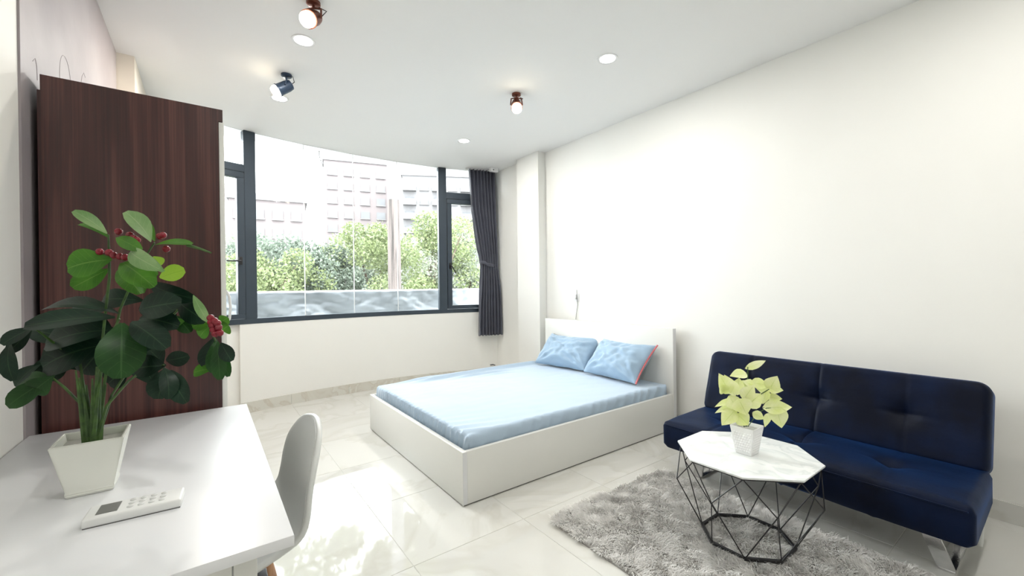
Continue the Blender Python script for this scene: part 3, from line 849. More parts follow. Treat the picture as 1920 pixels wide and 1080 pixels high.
# ------------------------------------------------------------------ curtain, tied back
cur = thing('curtain', (3.0, 4.72, 0.56), 'dark slate blue pleated curtain tied back beside the window', 'curtain')
def cur_edges(z):
    pts = [(0.56, 2.885, 3.19), (1.0, 2.895, 3.182), (1.40, 2.93, 3.165), (1.48, 2.935, 3.155), (1.56, 2.92, 3.155), (1.8, 2.875, 3.14), (2.2, 2.815, 3.125), (2.74, 2.775, 3.115)]
    for (z0, a0, b0), (z1, a1, b1) in zip(pts, pts[1:]):
        if z <= z1:
            f = (z - z0) / (z1 - z0); f = f * f * (3 - 2 * f) if 1.3 < z < 1.7 else f
            return a0 + (a1 - a0) * f, b0 + (b1 - b0) * f
    return pts[-1][1:]
bm = bmesh.new()
NT_, NZ_ = 150, 70
def curP(i, j):
    t = i / (NT_ - 1); z = 0.56 + (2.74 - 0.56) * j / (NZ_ - 1)
    a, b = cur_edges(z)
    tie = math.exp(-((z - 1.48) / 0.22) ** 2)
    A = 0.045 * (1 - 0.6 * tie)
    ph = 2 * math.pi * 7.5 * (t + 0.012 * math.sin(z * 3 + t * 9))
    X = a + (b - a) * t + 0.006 * math.sin(ph * 2)
    X = min(X, XR - 0.012)
    dep = A * math.sin(ph) + 0.012 * noise.noise(Vector((t * 6, z * 1.6, 3))) 
    zz = z + (0.006 * math.sin(ph + 1) if j == 0 else 0)
    return Vector((X, wy(X) - 0.115 - dep, zz))
grid(bm, curP, NT_, NZ_)
o = ob('drape', bm, M['curtain'], cur, ang=180)
md = o.modifiers.new('thickness', 'SOLIDIFY'); md.thickness = 0.003
bm = bmesh.new()
rows = []
for k in range(28):
    a = 2 * math.pi * k / 28
    cxx, cyy = 3.045, wy(3.045) - 0.10
    x = cxx + 0.118 * math.cos(a); y = cyy + 0.045 * math.sin(a)
    zc = 1.49 - 0.018 * math.cos(a) + 0.02 * (math.cos(a) < -0.5)
    rows.append((bm.verts.new((x, y, zc - 0.022)), bm.verts.new((x, y, zc + 0.022))))
for k in range(28):
    k2 = (k + 1) % 28; bm.faces.new((rows[k][0], rows[k2][0], rows[k2][1], rows[k][1]))
o = ob('tieback', bm, M['curtain'], cur, ang=180)
md = o.modifiers.new('thickness', 'SOLIDIFY'); md.thickness = 0.005; md.offset = 1
trk = thing('curtain_track', (3.0, 4.7, 2.70), 'white curtain rail bracket at the ceiling above the dark curtain', 'curtain rail')
sw('rail', (2.78, 3.19, 2.742, 2.76, 0.115, -0.088), M['white_metal'], trk)
bx('end_bracket', (3.0, 3.115, 4.52, 4.565, 2.705, 2.76), M['white_metal'], trk, bev=0.004)
bm = bmesh.new(); lathe(bm, [(0.008, 0), (0.008, 0.004)], (3.04, 4.52, 2.728), axis=Vector((0, -1, 0)), n=12); ob('screw', bm, M['lcd'], trk)

# ------------------------------------------------------------------ ceiling lights
def downlight(x, y, label):
    t = thing('downlight', (x, y, H), label, 'ceiling light', 'recessed downlights')
    bm = bmesh.new(); lathe(bm, [(0.052, -0.002), (0.068, -0.005), (0.070, 0.0), (0.050, 0.0)], (x, y, H), n=32, cap=False); ob('trim_ring', bm, M['white_metal'], t)
    bm = bmesh.new(); lathe(bm, [(0.052, -0.0035), (0.052, -0.001)], (x, y, H), n=32); ob('diffuser', bm, M['lens'], t)
    l = bpy.data.lights.new('downlight_lamp', 'AREA'); l.shape = 'DISK'; l.size = 0.10; l.energy = DOWNLIGHT_W; l.color = (1.0, 0.975, 0.93)
    lo = bpy.data.objects.new('lamp_light', l); COL.objects.link(lo); lo.parent = t; lo.location = (0, 0, -0.007)
downlight(0.513, 2.877, 'largest lit downlight nearest the copper spotlight at the top edge')
downlight(0.503, 3.855, 'lit downlight just below the navy spotlight')
downlight(2.235, 3.877, 'smallest lit downlight near the curtain and window')
downlight(2.245, 1.918, 'lit downlight nearest the cream wall, right of the bare spotlight')
for x, y in ((0.51, -0.05), (2.24, -0.05)):
    downlight(x, y, 'recessed downlight above the viewpoint on the ' + ('desk' if x < 1 else 'sofa') + ' side')

def spot(x, y, aim, lit, m, label, watt, ang=70):
    t = thing('ceiling_spotlight', (x, y, H), label, 'spotlight', 'adjustable ceiling spotlights')
    d = Vector(aim).normalized()
    side = d.cross(Vector((0, 0, 1))).normalized()
    bm = bmesh.new(); lathe(bm, [(0.036, 0.0), (0.036, -0.014), (0.030, -0.018)], (x, y, H), n=20); ob('ceiling_rose', bm, m, t)
    piv = Vector((x, y, H - 0.095)) + Vector((d.x, d.y, 0)) * 0.015
    bm = bmesh.new(); tube(bm, [(x, y, H - 0.015), (x, y, H - 0.035)], 0.007, 8); 
    for s in (-1, 1):
        tube(bm, [Vector((x, y, H - 0.033)), Vector((x, y, H - 0.04)) + side * s * 0.042, piv + side * s * 0.047], 0.0055, 8)
    ob('yoke', bm, m, t)
    bm = bmesh.new()
    lathe(bm, [(0.020, -0.055), (0.034, -0.050), (0.040, -0.02), (0.042, 0.045), (0.046, 0.05), (0.046, 0.058), (0.039, 0.058), (0.036, 0.02), (0.01, 0.01)], piv, axis=d, n=24, cap=True)
    hd = ob('lamp_head', bm, m, t)
    if lit:
        bm = bmesh.new(); lathe(bm, [(0.012, 0.018), (0.030, 0.034), (0.040, 0.055), (0.040, 0.075), (0.030, 0.092), (0.008, 0.098)], piv, axis=d, n=20); ob('bulb', bm, M['bulb'], hd)
    bm = bmesh.new(); tube(bm, [piv - d * 0.052, piv - d * 0.075 - side * 0.02, piv - d * 0.06 - side * 0.055 + Vector((0, 0, 0.03)), Vector((x, y, H - 0.03)) - side * 0.03], 0.0028, 6); ob('cable', bm, M['black'], t)
    l = bpy.data.lights.new('spot_lamp', 'SPOT'); l.energy = watt; l.spot_size = math.radians(ang); l.spot_blend = 1.0; l.shadow_soft_size = 0.035; l.color = (1.0, 0.90, 0.76)
    lo = bpy.data.objects.new('lamp_light', l); COL.objects.link(lo); lo.parent = t
    lo.location = piv + d * 0.115 - Vector((x, y, H)); lo.rotation_euler = d.to_track_quat('-Z', 'Y').to_euler()
spot(0.490, 2.46, (-0.5, -0.65, -0.62), True, M['copper'], 'copper brown spotlight with glowing bulb cut by the top edge', SPOT_W)
spot(0.491, 3.405, (-0.86, 0.06, -0.62), True, M['navy_metal'], 'navy blue spotlight seen from behind, aimed at the mauve wall', SPOT_W * 3.2, 116)
spot(2.044, 2.695, (-0.42, -0.62, -0.72), True, M['copper'], 'spotlight with bare glowing bulb pointing toward the viewer near mid ceiling', SPOT_W)

# ------------------------------------------------------------------ wall cable and cable stub
wc = thing('wall_cable', (XR, 3.19, 0.84), 'thin grey cable with a plug hanging on the wall above the headboard', 'cable')
bm = bmesh.new(); tube(bm, [(XR - 0.006, 3.19, 1.16), (XR - 0.008, 3.187, 1.08), (XR - 0.007, 3.18, 1.0), (XR - 0.009, 3.19, 0.94), (XR - 0.01, 3.20, 0.90), (XR - 0.008, 3.208, 0.842)], 0.0026, 6); ob('cord', bm, M['cable'], wc)
bx('socket_plate', (XR - 0.006, XR, 3.165, 3.235, 1.03, 1.12), M['white_metal'], wc, bev=0.002)
bx('plug', (XR - 0.03, XR - 0.006, 3.19, 3.21, 1.06, 1.11), M['white_metal'], wc, bev=0.003)
bm = bmesh.new(); tube(bm, [(3.10, 4.745, 0.145), (3.13, 4.72, 0.15), (3.16, 4.715, 0.138)], 0.006, 6)
tag(ob('cable_stub', bm, M['black']), 'short dark cable end on the skirting behind the bed', 'cable')

# ------------------------------------------------------------------ potted plants (leaf base, leaf tip, width, ...)
PLANT_LEAVES = [
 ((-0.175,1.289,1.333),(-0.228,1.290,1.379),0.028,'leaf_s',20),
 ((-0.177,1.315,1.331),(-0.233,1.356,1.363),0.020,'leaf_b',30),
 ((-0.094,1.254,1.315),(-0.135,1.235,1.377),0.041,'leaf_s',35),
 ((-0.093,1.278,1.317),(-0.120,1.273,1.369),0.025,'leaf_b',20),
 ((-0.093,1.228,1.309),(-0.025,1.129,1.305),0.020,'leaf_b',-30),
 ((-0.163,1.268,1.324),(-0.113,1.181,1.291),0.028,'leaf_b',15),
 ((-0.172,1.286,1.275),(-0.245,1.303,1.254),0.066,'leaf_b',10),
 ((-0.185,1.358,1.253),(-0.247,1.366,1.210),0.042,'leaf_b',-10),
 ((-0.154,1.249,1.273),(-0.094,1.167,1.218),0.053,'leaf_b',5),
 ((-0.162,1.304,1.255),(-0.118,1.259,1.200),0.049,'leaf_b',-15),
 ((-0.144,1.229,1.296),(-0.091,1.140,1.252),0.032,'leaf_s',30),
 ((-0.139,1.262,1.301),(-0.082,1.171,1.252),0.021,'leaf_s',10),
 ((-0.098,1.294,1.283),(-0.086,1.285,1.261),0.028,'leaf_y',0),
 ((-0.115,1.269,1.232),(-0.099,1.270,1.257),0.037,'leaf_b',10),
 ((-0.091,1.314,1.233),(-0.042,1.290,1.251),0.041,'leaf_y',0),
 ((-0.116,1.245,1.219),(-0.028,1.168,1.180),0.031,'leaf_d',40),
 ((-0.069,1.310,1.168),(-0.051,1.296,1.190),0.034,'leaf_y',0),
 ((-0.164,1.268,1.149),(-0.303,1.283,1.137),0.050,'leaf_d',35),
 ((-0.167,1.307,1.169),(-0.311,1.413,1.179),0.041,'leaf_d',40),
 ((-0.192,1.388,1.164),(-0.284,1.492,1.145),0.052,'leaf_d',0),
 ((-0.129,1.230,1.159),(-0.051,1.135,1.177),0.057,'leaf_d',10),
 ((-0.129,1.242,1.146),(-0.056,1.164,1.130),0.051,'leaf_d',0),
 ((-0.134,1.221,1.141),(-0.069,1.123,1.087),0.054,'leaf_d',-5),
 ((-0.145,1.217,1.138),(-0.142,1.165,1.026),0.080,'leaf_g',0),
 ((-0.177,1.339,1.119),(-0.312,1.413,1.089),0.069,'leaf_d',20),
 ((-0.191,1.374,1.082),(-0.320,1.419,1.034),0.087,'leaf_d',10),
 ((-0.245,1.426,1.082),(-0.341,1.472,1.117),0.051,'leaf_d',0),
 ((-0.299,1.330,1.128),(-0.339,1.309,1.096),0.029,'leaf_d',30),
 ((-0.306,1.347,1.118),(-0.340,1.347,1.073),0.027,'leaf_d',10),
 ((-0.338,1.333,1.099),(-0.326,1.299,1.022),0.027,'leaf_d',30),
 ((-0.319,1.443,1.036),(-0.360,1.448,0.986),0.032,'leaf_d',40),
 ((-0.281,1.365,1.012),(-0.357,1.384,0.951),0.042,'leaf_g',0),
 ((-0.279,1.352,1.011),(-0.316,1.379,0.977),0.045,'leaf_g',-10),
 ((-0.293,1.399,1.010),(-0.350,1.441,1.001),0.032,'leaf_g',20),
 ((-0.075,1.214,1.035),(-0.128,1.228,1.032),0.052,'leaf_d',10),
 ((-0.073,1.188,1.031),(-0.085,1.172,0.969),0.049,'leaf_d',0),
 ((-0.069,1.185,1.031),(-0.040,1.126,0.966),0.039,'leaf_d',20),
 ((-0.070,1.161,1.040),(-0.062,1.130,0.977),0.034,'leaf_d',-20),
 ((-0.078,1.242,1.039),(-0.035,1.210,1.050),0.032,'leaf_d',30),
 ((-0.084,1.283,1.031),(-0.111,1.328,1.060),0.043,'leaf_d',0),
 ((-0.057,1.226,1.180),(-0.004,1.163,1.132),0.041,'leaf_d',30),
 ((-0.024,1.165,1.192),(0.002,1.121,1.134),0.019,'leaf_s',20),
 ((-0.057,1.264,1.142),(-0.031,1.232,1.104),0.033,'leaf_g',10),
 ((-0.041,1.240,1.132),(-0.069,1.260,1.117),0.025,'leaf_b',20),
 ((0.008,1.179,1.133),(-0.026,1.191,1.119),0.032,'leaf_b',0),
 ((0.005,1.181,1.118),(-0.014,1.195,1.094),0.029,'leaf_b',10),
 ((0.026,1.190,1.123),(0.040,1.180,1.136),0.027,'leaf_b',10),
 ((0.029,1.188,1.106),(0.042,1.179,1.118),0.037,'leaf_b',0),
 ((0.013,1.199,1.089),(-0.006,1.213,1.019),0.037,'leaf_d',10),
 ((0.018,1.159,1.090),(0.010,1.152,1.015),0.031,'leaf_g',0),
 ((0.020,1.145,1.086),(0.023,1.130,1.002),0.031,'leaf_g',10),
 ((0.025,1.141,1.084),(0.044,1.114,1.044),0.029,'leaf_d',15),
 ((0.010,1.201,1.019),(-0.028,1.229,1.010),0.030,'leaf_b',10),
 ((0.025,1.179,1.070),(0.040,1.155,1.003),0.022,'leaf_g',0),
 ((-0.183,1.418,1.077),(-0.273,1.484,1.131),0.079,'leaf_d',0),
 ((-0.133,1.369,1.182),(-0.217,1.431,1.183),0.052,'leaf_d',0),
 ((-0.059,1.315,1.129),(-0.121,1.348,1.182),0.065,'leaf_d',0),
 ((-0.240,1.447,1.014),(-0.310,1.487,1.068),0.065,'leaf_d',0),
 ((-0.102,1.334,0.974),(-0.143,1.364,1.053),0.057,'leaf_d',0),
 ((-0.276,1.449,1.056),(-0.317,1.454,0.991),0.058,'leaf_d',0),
 ((-0.141,1.350,1.118),(-0.111,1.328,1.015),0.064,'leaf_d',0),
 ((-0.204,1.396,1.062),(-0.246,1.427,1.005),0.064,'leaf_d',0),
 ((-0.153,1.358,1.016),(-0.195,1.389,0.978),0.056,'leaf_d',0),
]
PLANT_BERRIES = [(-0.154,1.261,1.333),(-0.134,1.247,1.325),(-0.128,1.242,1.319),(-0.122,1.238,1.314),(-0.188,1.286,1.289),(-0.171,1.273,1.287),(-0.163,1.268,1.281),(-0.152,1.259,1.278),(-0.143,1.252,1.276),(-0.076,1.216,1.325),(-0.070,1.211,1.294),(-0.081,1.220,1.323),(0.008,1.129,1.140),(0.015,1.124,1.133),(0.011,1.127,1.124),(0.020,1.120,1.128),(0.013,1.126,1.114),(0.022,1.119,1.119),(0.016,1.123,1.105),(0.024,1.117,1.107),(0.009,1.128,1.131)]
PLANT_STEMS = [
 [(-0.212,1.339,0.870),(-0.198,1.305,1.018),(-0.176,1.264,1.091),(-0.151,1.234,1.141)],
 [(-0.210,1.350,0.866),(-0.203,1.358,1.010),(-0.189,1.336,1.135),(-0.177,1.315,1.233),(-0.175,1.301,1.275),(-0.174,1.288,1.328)],
 [(-0.206,1.335,0.870),(-0.188,1.347,1.022),(-0.163,1.342,1.158),(-0.125,1.302,1.258),(-0.093,1.253,1.311)],
 [(-0.204,1.333,0.870),(-0.185,1.320,0.940),(-0.145,1.291,0.995),(-0.116,1.269,1.019),(-0.077,1.216,1.035)],
 [(-0.206,1.360,0.863),(-0.181,1.354,0.957),(-0.120,1.322,1.068),(-0.052,1.260,1.157),(0.005,1.181,1.120),(0.017,1.160,1.085)],
 [(-0.218,1.343,0.870),(-0.235,1.356,0.947),(-0.261,1.363,0.986),(-0.282,1.366,1.012)],
 [(-0.222,1.359,0.867),(-0.232,1.391,0.958),(-0.241,1.398,1.034),(-0.278,1.413,1.073),(-0.302,1.344,1.125)],
 [(-0.205,1.310,0.877),(-0.197,1.304,0.970),(-0.194,1.327,1.026),(-0.195,1.364,1.077)],
 [(-0.030,1.145,1.299),(-0.009,1.117,1.290),(0.010,1.091,1.280)],
]
POTHOS_LEAVES = [
 ((2.015,0.915,0.812),(2.087,0.863,0.845),0.032,20),
 ((2.010,0.919,0.787),(1.930,0.952,0.782),0.049,10),
 ((1.917,0.949,0.707),(1.861,0.966,0.797),0.063,0),
 ((1.939,0.946,0.707),(1.911,0.967,0.785),0.054,10),
 ((1.974,0.945,0.694),(2.005,0.947,0.763),0.059,0),
 ((2.023,0.946,0.706),(2.066,0.927,0.743),0.055,10),
 ((1.960,0.906,0.680),(1.976,0.869,0.747),0.062,0),
 ((2.015,0.891,0.735),(1.979,0.916,0.757),0.041,10),
 ((2.055,0.911,0.737),(2.115,0.866,0.727),0.052,0),
 ((2.097,0.855,0.712),(2.104,0.825,0.777),0.066,0),
 ((2.093,0.858,0.717),(2.115,0.804,0.714),0.044,0),
 ((2.113,0.868,0.689),(2.071,0.899,0.712),0.042,10),
 ((2.091,0.859,0.677),(2.122,0.811,0.672),0.037,10),
 ((2.059,0.858,0.634),(2.125,0.772,0.644),0.063,0),
 ((2.089,0.823,0.634),(2.074,0.797,0.552),0.072,0),
 ((1.922,0.909,0.681),(1.916,0.875,0.623),0.081,0),
 ((1.963,0.891,0.653),(2.001,0.851,0.708),0.067,10),
 ((1.931,0.951,0.670),(1.844,0.978,0.650),0.027,0),
 ((1.927,0.955,0.641),(1.844,0.978,0.622),0.024,0),
 ((1.914,0.927,0.630),(1.857,0.956,0.569),0.067,0),
 ((1.917,0.912,0.614),(1.944,0.879,0.571),0.067,0),
 ((2.015,0.890,0.610),(2.033,0.852,0.587),0.039,10),
 ((2.092,0.858,0.598),(2.056,0.860,0.544),0.029,0),
 ((2.085,0.863,0.707),(2.070,0.874,0.643),0.039,0),
 ((1.909,0.943,0.690),(1.927,0.917,0.625),0.063,0),
 ((1.902,0.961,0.710),(1.873,0.970,0.744),0.048,0),
 ((2.019,0.875,0.683),(1.974,0.883,0.641),0.053,0),
 ((1.948,0.964,0.751),(1.967,0.950,0.677),0.059,0),
 ((2.104,0.899,0.677),(2.093,0.907,0.627),0.050,0),
]
POTHOS_STEMS = [
 [(2.006,0.921,0.540),(2.011,0.918,0.688),(2.016,0.914,0.775),(2.017,0.914,0.816)],
 [(2.010,0.918,0.540),(2.021,0.911,0.639),(2.061,0.881,0.688),(2.095,0.856,0.712)],
 [(2.014,0.915,0.540),(2.050,0.889,0.601),(2.064,0.854,0.631),(2.089,0.823,0.634)],
 [(2.000,0.926,0.540),(1.960,0.930,0.621),(1.921,0.946,0.685)],
 [(2.002,0.924,0.540),(1.955,0.921,0.587),(1.927,0.917,0.611)],
]

def leaf(name, B, T, width, m, tilt, parent, heart=False, droop=0.12, fold=0.16, toward=(0, 0, 1.2)):
    B, T = Vector(B), Vector(T)
    d = T - B; L_ = d.length; ax = d.normalized()
    v = (Vector(toward) - (B + T) / 2).normalized()
    n = (v + Vector((0, 0, 0.25))); n = (n - ax * n.dot(ax)).normalized()
    n = Matrix.Rotation(math.radians(tilt), 3, ax) @ n
    s = ax.cross(n)
    width = width / max(0.55, math.cos(math.radians(tilt)))
    NU_, NV_ = 9, 5
    if heart: P_ = [0.05, 0.62, 0.92, 1.0, 0.93, 0.76, 0.54, 0.29, 0.0]
    else: P_ = [0.08, 0.36, 0.62, 0.83, 0.97, 1.0, 0.94, 0.74, 0.30]
    bm = bmesh.new(); g = []
    ph = random.uniform(0, 6)
    for i in range(NU_):
        t = i / (NU_ - 1)
        row = []
        for j in range(NV_):
            w_ = -1 + 2 * j / (NV_ - 1)
            hw = width / 2 * P_[i]
            back = -0.10 * L_ * abs(w_) * (1 - t) if heart and i < 3 else 0
            p = B + ax * (L_ * t + back) + s * (hw * w_) + n * (fold * hw * abs(w_) - droop * L_ * (2 * t - 1) ** 2 + 0.02 * width * math.sin(ph + 5 * t + 2 * w_))
            row.append(bm.verts.new(p))
        g.append(row)
    for i in range(NU_ - 1):
        for j in range(NV_ - 1):
            bm.faces.new((g[i][j], g[i + 1][j], g[i + 1][j + 1], g[i][j + 1]))
    o = ob(name, bm, M[m], parent, ang=180)
    lv = o.data.attributes.new('lv', 'FLOAT_VECTOR', 'POINT')
    lv.data.foreach_set('vector', [q for i in range(NU_) for j in range(NV_) for q in (-1 + 2 * j / (NV_ - 1), i / (NU_ - 1), 0.0)])
    return o

def square_pot(parent, cx, cy, b, t, z0, z1, m, inner, wall=0.006, steps=(), lip=0.0):
    bm = bmesh.new()
    prof = [(b / 2, z0), ] + list(steps) + [(t / 2, z1), (t / 2 - wall, z1), (t / 2 - wall - 0.004, z1 - 0.02), (b / 2 - wall, z0 + 0.01)]
    rings = []
    for h_, z in prof:
        rings.append([bm.verts.new((cx + sx * h_, cy + sy * h_, z)) for sx, sy in ((-1, -1), (1, -1), (1, 1), (-1, 1))])
    for i in range(len(rings) - 1):
        for k in range(4):
            bm.faces.new((rings[i][k], rings[i][(k + 1) % 4], rings[i + 1][(k + 1) % 4], rings[i + 1][k]))
    bm.faces.new(rings[0][::-1]); bm.faces.new(rings[-1])
    bmesh.ops.recalc_face_normals(bm, faces=bm.faces)
    bmesh.ops.bevel(bm, geom=[e for e in bm.edges if len(e.link_faces) == 2 and e.calc_face_angle(0) > 0.5], offset=0.002, segments=2, affect='EDGES')
    p = ob('pot', bm, m, parent)
    zi = z1 - 0.016; hi_ = t / 2 - wall - 0.004
    bx('filler', (cx - hi_, cx + hi_, cy - hi_, cy + hi_, zi - 0.01, zi), inner, parent)
    return p

PC = (-0.212, 1.341)
pl = thing('potted_plant', (PC[0], PC[1], DZ), 'tall artificial plant with glossy green leaves and red berries in square white pot', 'potted plant')
square_pot(pl, PC[0], PC[1], 0.074, 0.119, DZ, 0.872, M['pot'], M['pot_in'], steps=[(0.0405, DZ + 0.008), (0.039, DZ + 0.014)])
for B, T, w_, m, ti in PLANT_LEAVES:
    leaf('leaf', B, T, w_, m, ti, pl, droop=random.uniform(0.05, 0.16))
for s in PLANT_STEMS:
    bm = bmesh.new(); tube(bm, s, [0.0042] + [0.0028] * (len(s) - 2) + [0.0018], 7); ob('stem', bm, M['stem'], pl)
# bundle of stalks that fills the pot mouth
for k in range(9):
    a = 2 * math.pi * k / 9; r = 0.009 + 0.003 * (k % 2)
    bm = bmesh.new()
    bx0, by0 = PC[0] + r * math.cos(a), PC[1] + r * math.sin(a)
    tube(bm, [(bx0, by0, 0.85), (bx0 + 0.003 * math.cos(a), by0, 0.90), (bx0 + 0.006 * math.cos(a), by0 + 0.006 * math.sin(a), 0.93), (bx0 + 0.014 * math.cos(a), by0 + 0.014 * math.sin(a), 0.985 + 0.02 * (k % 3))], [0.0062, 0.006, 0.0042, 0.0015], 7)
    ob('stem', bm, M['stem'], pl)
_bme = None
for p in PLANT_BERRIES:
    if _bme is None:
        bm = bmesh.new(); bmesh.ops.create_icosphere(bm, subdivisions=2, radius=0.0078)
        _bme = bpy.data.meshes.new('berry'); bm.to_mesh(_bme); bm.free(); _bme.materials.append(M['berry'])
        _bme.polygons.foreach_set('use_smooth', [True] * len(_bme.polygons))
    o = bpy.data.objects.new('berry', _bme); COL.objects.link(o); o.parent = pl; o.location = Vector(p) - WL[pl.name]

QC = (2.010, 0.918)
po = thing('pothos_plant', (QC[0], QC[1], TZ), 'small pale lime leafed plant in waffle textured white pot on the marble table', 'potted plant')
pp = square_pot(po, QC[0], QC[1], 0.070, 0.106, TZ, 0.548, M['waffle'], M['pot_in'], wall=0.004)
# diamond studs of the waffle relief, two visible and two hidden faces
bm = bmesh.new()
NR, NC = 8, 7
for fx, fy in ((-1, 0), (1, 0), (0, -1), (0, 1)):
    for r in range(NR):
        for c_ in range(NC):
            v = 0.10 + 0.74 * (r + 0.5) / NR
            half = (0.035 + (0.053 - 0.035) * v); z = TZ + (0.548 - TZ) * v
            a = (-1 + 2 * (c_ + 0.5 + 0.25 * (1 if r % 2 else -1)) / NC) * half * 0.86
            q = 0.0048; hgt = 0.0026
            nx_, ny_ = fx, fy; tx, ty = -fy, fx
            cen = Vector((QC[0] + nx_ * half + tx * a, QC[1] + ny_ * half + ty * a, z))
            k = [bm.verts.new(cen + Vector((tx, ty, 0)) * (q if i == 0 else -q if i == 2 else 0) + Vector((0, 0, 1)) * (0.0062 if i == 1 else -0.0062 if i == 3 else 0)) for i in range(4)]
            tp = bm.verts.new(cen + Vector((nx_, ny_, -0.1)) * hgt)
            for i in range(4): bm.faces.new((k[i], k[(i + 1) % 4], tp))
o = ob('relief', bm, M['waffle'], pp, smooth=False); o['kind'] = 'stuff'
for B, T, w_, ti in POTHOS_LEAVES:
    leaf('leaf', B, T, w_ * 1.05, 'leaf_p', ti, po, heart=True, droop=0.06, fold=0.22)
for s in POTHOS_STEMS:
    bm = bmesh.new(); tube(bm, s, 0.002, 6); ob('stem', bm, M['stem'], po)

# ------------------------------------------------------------------ outside the window
GZ = -3.2
g_ = bx('ground', (-60, 110, 5.2, 160, GZ - 0.3, GZ), M['ground'])
tag(g_, 'street level ground outside beyond the window', 'ground', kind='structure')
pr = bx('parapet', (-1.6, 4.6, 5.62, 5.80, GZ, 1.155), M['concrete'])
tag(pr, 'low pale parapet wall outside the window behind the tarpaulin', 'parapet', kind='structure')
# crumpled tarpaulin thrown over the parapet
def tarp():
    NX, NZ2 = 170, 44
    bm = bmesh.new()
    def P(i, j):
        x = -1.5 + 6.0 * i / (NX - 1); t = j / (NZ2 - 1)
        if t > 0.88:
            k = (t - 0.88) / 0.12
            base = Vector((x, 5.56 + 0.30 * k, 1.172 - 0.004 * math.cos(6 * x)))
            d = 0.004
        else:
            k = t / 0.88
            base = Vector((x, 5.56 - 0.10 * (1 - k), 0.62 + (1.172 - 0.62) * k)); d = 0.095 * (1 - k * k * 0.75)
        q = Vector((x * 2.1, t * 2.4, 0.3))
        r = noise.noise(q) + 0.55 * abs(noise.noise(q * 2.3 + Vector((4, 0, 1)))) * 2 - 0.4 + 0.25 * noise.noise(q * 6)
        ridge = 1 - abs(noise.noise(Vector((x * 1.5 + t * 1.2, t * 1.1 - x * 0.3, 9)))) * 2.4
        return base + Vector((0, -1, 0.1)) * d * (r + 0.8 * ridge)
    grid(bm, P, NX, NZ2)
    o = ob('tarpaulin', bm, M['tarp'], ang=180)
    md = o.modifiers.new('thickness', 'SOLIDIFY'); md.thickness = 0.003
    tag(o, 'crumpled silver grey tarpaulin draped over the parapet outside', 'tarpaulin')
tarp()
bm = bmesh.new(); tube(bm, [(-1.5, 5.525, 1.172), (1.5, 5.52, 1.175), (4.5, 5.525, 1.172)], 0.009, 8)
tag(ob('tarpaulin_pole', bm, M['white_metal']), 'thin white rod along the top of the tarpaulin', 'rod')

bm = bmesh.new(); lathe(bm, [(0.15, GZ), (0.138, 1.0), (0.130, 4.0), (0.12, 7.5)], (3.29, 8.76, 0), n=20)
tag(ob('utility_pole', bm, M['pole']), 'round weathered concrete pole standing outside the window', 'pole')
bm = bmesh.new(); tube(bm, [(1.052, 5.08, 2.765), (1.05, 5.08, 2.71), (1.066, 5.08, 2.66), (1.085, 5.08, 2.61), (1.088, 5.08, 2.59)], 0.005, 6)
tag(ob('hanging_wire', bm, M['cable']), 'short loose wire dangling outside from the top edge of the window', 'wire')

def tree(name, x, y, ztop, rx, zbot, m, seed, n, ls, label):
    t = thing(name, (x, y, GZ), label, 'tree', 'trees outside the window')
    rng = np.random.default_rng(seed)
    nb = 24
    bc = np.stack([rng.normal(0, 0.5, nb) * rx, rng.normal(0, 0.4, nb) * rx, rng.uniform(0, 1, nb)], 1)
    br = rng.uniform(0.28, 0.5, nb) * rx
    bc[:, 2] = zbot + br + (ztop - br - zbot - br) * bc[:, 2]
    bc[0] = (0, 0, ztop - br[0])
    k = rng.integers(0, nb, n)
    dirs = rng.normal(0, 1, (n, 3)); dirs /= np.linalg.norm(dirs, axis=1)[:, None]
    rr = br[k] * rng.uniform(0.35, 1.0, n) ** 0.6
    C = bc[k] + dirs * rr[:, None]
    a = rng.normal(0, 1, (n, 3)); a /= np.linalg.norm(a, axis=1)[:, None]
    b = np.cross(a, rng.normal(0, 1, (n, 3))); b /= np.linalg.norm(b, axis=1)[:, None]
    s = ls * rng.uniform(0.6, 1.3, n)[:, None]
    V = np.stack([C - a * s, C + b * s * 0.55, C + a * s, C - b * s * 0.55], 1) + np.array([x, y, 0])
    Fq = np.arange(n * 4).reshape(n, 4)
    o = np_mesh('crown', V.reshape(-1, 3), Fq, M[m], t); o['kind'] = 'stuff'
    bm = bmesh.new()
    tube(bm, [(x, y, GZ), (x + 0.05, y, (GZ + zbot) / 2), (x, y, zbot + 0.5), (x + 0.1, y, zbot + (ztop - zbot) * 0.6)], [0.16, 0.13, 0.10, 0.03], 8)
    for q in range(6):
        e = bc[q + 1] + np.array([x, y, 0]); tube(bm, [(x, y, zbot + 0.3), ((x + e[0]) / 2, (y + e[1]) / 2, (zbot + 0.3 + e[2]) / 2 + 0.2), tuple(e)], [0.07, 0.045, 0.015], 6)
    ob('trunk', bm, M['bark'], t)
tree('street_tree', 0.95, 13.2, 2.35, 1.6, -0.6, 'tree1', 11, 15300, 0.050, 'low yellow green tree seen through the window just above the tarpaulin, farthest left')
tree('street_tree', 2.05, 14.5, 2.95, 1.5, -0.6, 'tree2', 12, 15300, 0.054, 'grey green tree left of the middle of the wide window')
tree('street_tree', 3.35, 14.6, 2.75, 1.3, -0.6, 'tree2', 13, 13600, 0.054, 'grey green tree at the middle of the wide window')
tree('street_tree', 4.75, 14.2, 3.45, 1.5, -0.6, 'tree1', 14, 15300, 0.054, 'yellow green tree just left of the weathered pole')
tree('street_tree', 5.15, 11.2, 3.45, 1.25, -0.6, 'tree1', 15, 15300, 0.045, 'tall bright green tree between the pole and right window mullion')
tree('street_tree', 6.35, 10.9, 2.95, 1.1, -0.6, 'tree3', 16, 11900, 0.045, 'pale green tree seen through the right casement beside the curtain')
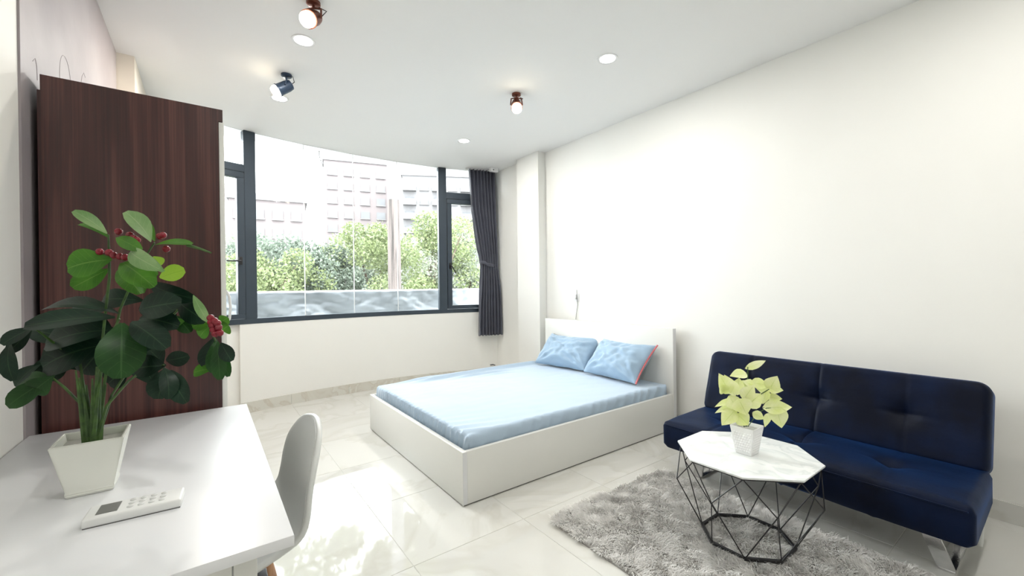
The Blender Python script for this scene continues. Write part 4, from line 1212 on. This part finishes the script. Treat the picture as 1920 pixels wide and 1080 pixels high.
tree('street_tree', 1.2, 20.5, 4.0, 1.9, -0.4, 'tree3', 17, 11900, 0.072, 'pale tree farther back behind the leftmost low tree')
tree('street_tree', 6.3, 19.5, 4.2, 2.2, -0.4, 'tree3', 18, 11900, 0.072, 'pale tree farther back behind the middle of the window')

# a tall tree beside the building: its canopy hangs above the window's upper edge and shows in the polished floor
def canopy_tree():
    x, y = 9.6, 14.6
    t = thing('canopy_tree', (x, y, GZ), 'tall tree whose overhanging leafy canopy is mirrored in the polished floor tiles', 'tree', 'trees outside the window')
    rng = np.random.default_rng(31)
    nb = 60
    bc = np.stack([rng.uniform(1.5, 10.0, nb), rng.uniform(12.6, 16.5, nb), rng.uniform(0, 1, nb)], 1)
    br = rng.uniform(0.5, 1.0, nb)
    zmin = 1.2 + 0.345 * bc[:, 1] + br + 0.15
    bc[:, 2] = zmin + bc[:, 2] * 4.2
    n = 36000
    k = rng.integers(0, nb, n)
    d = rng.normal(0, 1, (n, 3)); d /= np.linalg.norm(d, axis=1)[:, None]
    C = bc[k] + d * (br[k] * rng.uniform(0.2, 1.0, n) ** 0.6)[:, None]
    a = rng.normal(0, 1, (n, 3)); a /= np.linalg.norm(a, axis=1)[:, None]
    b = np.cross(a, rng.normal(0, 1, (n, 3))); b /= np.linalg.norm(b, axis=1)[:, None]
    s = 0.11 * rng.uniform(0.6, 1.3, n)[:, None]
    V = np.stack([C - a * s, C + b * s * 0.55, C + a * s, C - b * s * 0.55], 1)
    o = np_mesh('crown', V.reshape(-1, 3), np.arange(n * 4).reshape(n, 4), M['tree1'], t); o['kind'] = 'stuff'
    bm = bmesh.new(); tube(bm, [(x, y, GZ), (x + 0.05, y, 1.0), (x - 0.1, y, 6.2), (x - 0.8, y, 9.5)], [0.26, 0.22, 0.18, 0.06], 10); ob('trunk', bm, M['bark'], t)
    for q in range(0, 24, 2):
        e = bc[q]; bm = bmesh.new(); tube(bm, [(x - 0.15, y, 6.6), ((x + e[0]) / 2, (y + e[1]) / 2, max(7.2, e[2] - 0.2)), tuple(e)], [0.06, 0.04, 0.012], 6); ob('branch', bm, M['bark'], t)
canopy_tree()
M['bld_pink'] = mat('haze_toned_pink_render', (0.150, 0.130, 0.131), 0.9, var=0.06, scale=0.3)  # distance haze is painted into the wall and window colours here
M['bld_white'] = mat('haze_toned_render', (0.165, 0.161, 0.163), 0.9, var=0.05, scale=0.3)
M['bld_win'] = mat('haze_toned_window_glass', (0.118, 0.122, 0.13), 0.5, var=0.2, scale=0.5)
def building(name, c, wx, wd, hgt, m, label, nx, nz, balc=False, yaw=0.0):
    t = thing(name, (c[0], c[1], GZ), label, 'building')
    Mx = Matrix.Translation((c[0], c[1], GZ)) @ Matrix.Rotation(yaw, 4, 'Z')
    bx('wall', (-wx / 2, wx / 2, 0, wd, 0, hgt), M[m], t, M=Mx)
    bx('roof_parapet', (-wx / 2 - 0.3, wx / 2 + 0.3, -0.3, wd + 0.3, hgt, hgt + 0.9), M['bld_white'], t, M=Mx)
    zs = hgt / (nz + 0.5); xs = wx / nx
    for k in range(nz):
        z = zs * (k + 0.5)
        if z + GZ + zs < 2: continue
        for i in range(nx):
            x = -wx / 2 + xs * (i + 0.5)
            wv = bx('window', (x - xs * 0.28, x + xs * 0.28, -0.15, 0.05, z, z + zs * 0.5), M['bld_win'], t, M=Mx)
            bx('window_sill', (x - xs * 0.32, x + xs * 0.32, -0.3, 0.0, z - 0.15, z), M['bld_white'], wv, M=Mx)
            if balc and i % 2 == 0:
                bx('balcony', (x - xs * 0.45, x + xs * 0.45, -1.3, 0.0, z - 0.35, z + zs * 0.28), M['bld_white'], t, M=Mx)
AZ = math.radians(-22)
building('apartment_tower', (26.5, 92.0), 13, 12, 31.5, 'bld_pink', 'hazy pale pink apartment tower rising at the middle of the window', 4, 10, False, math.radians(-14))
building('apartment_block', (41.0, 76.0), 20, 14, 27.0, 'bld_white', 'pale balconied apartment block behind the weathered pole', 7, 9, True, math.radians(-26))
building('office_block', (7.4, 69.0), 9.5, 9, 17.2, 'bld_pink', 'low pale block at the left of the wide window', 4, 6, False, math.radians(-8))
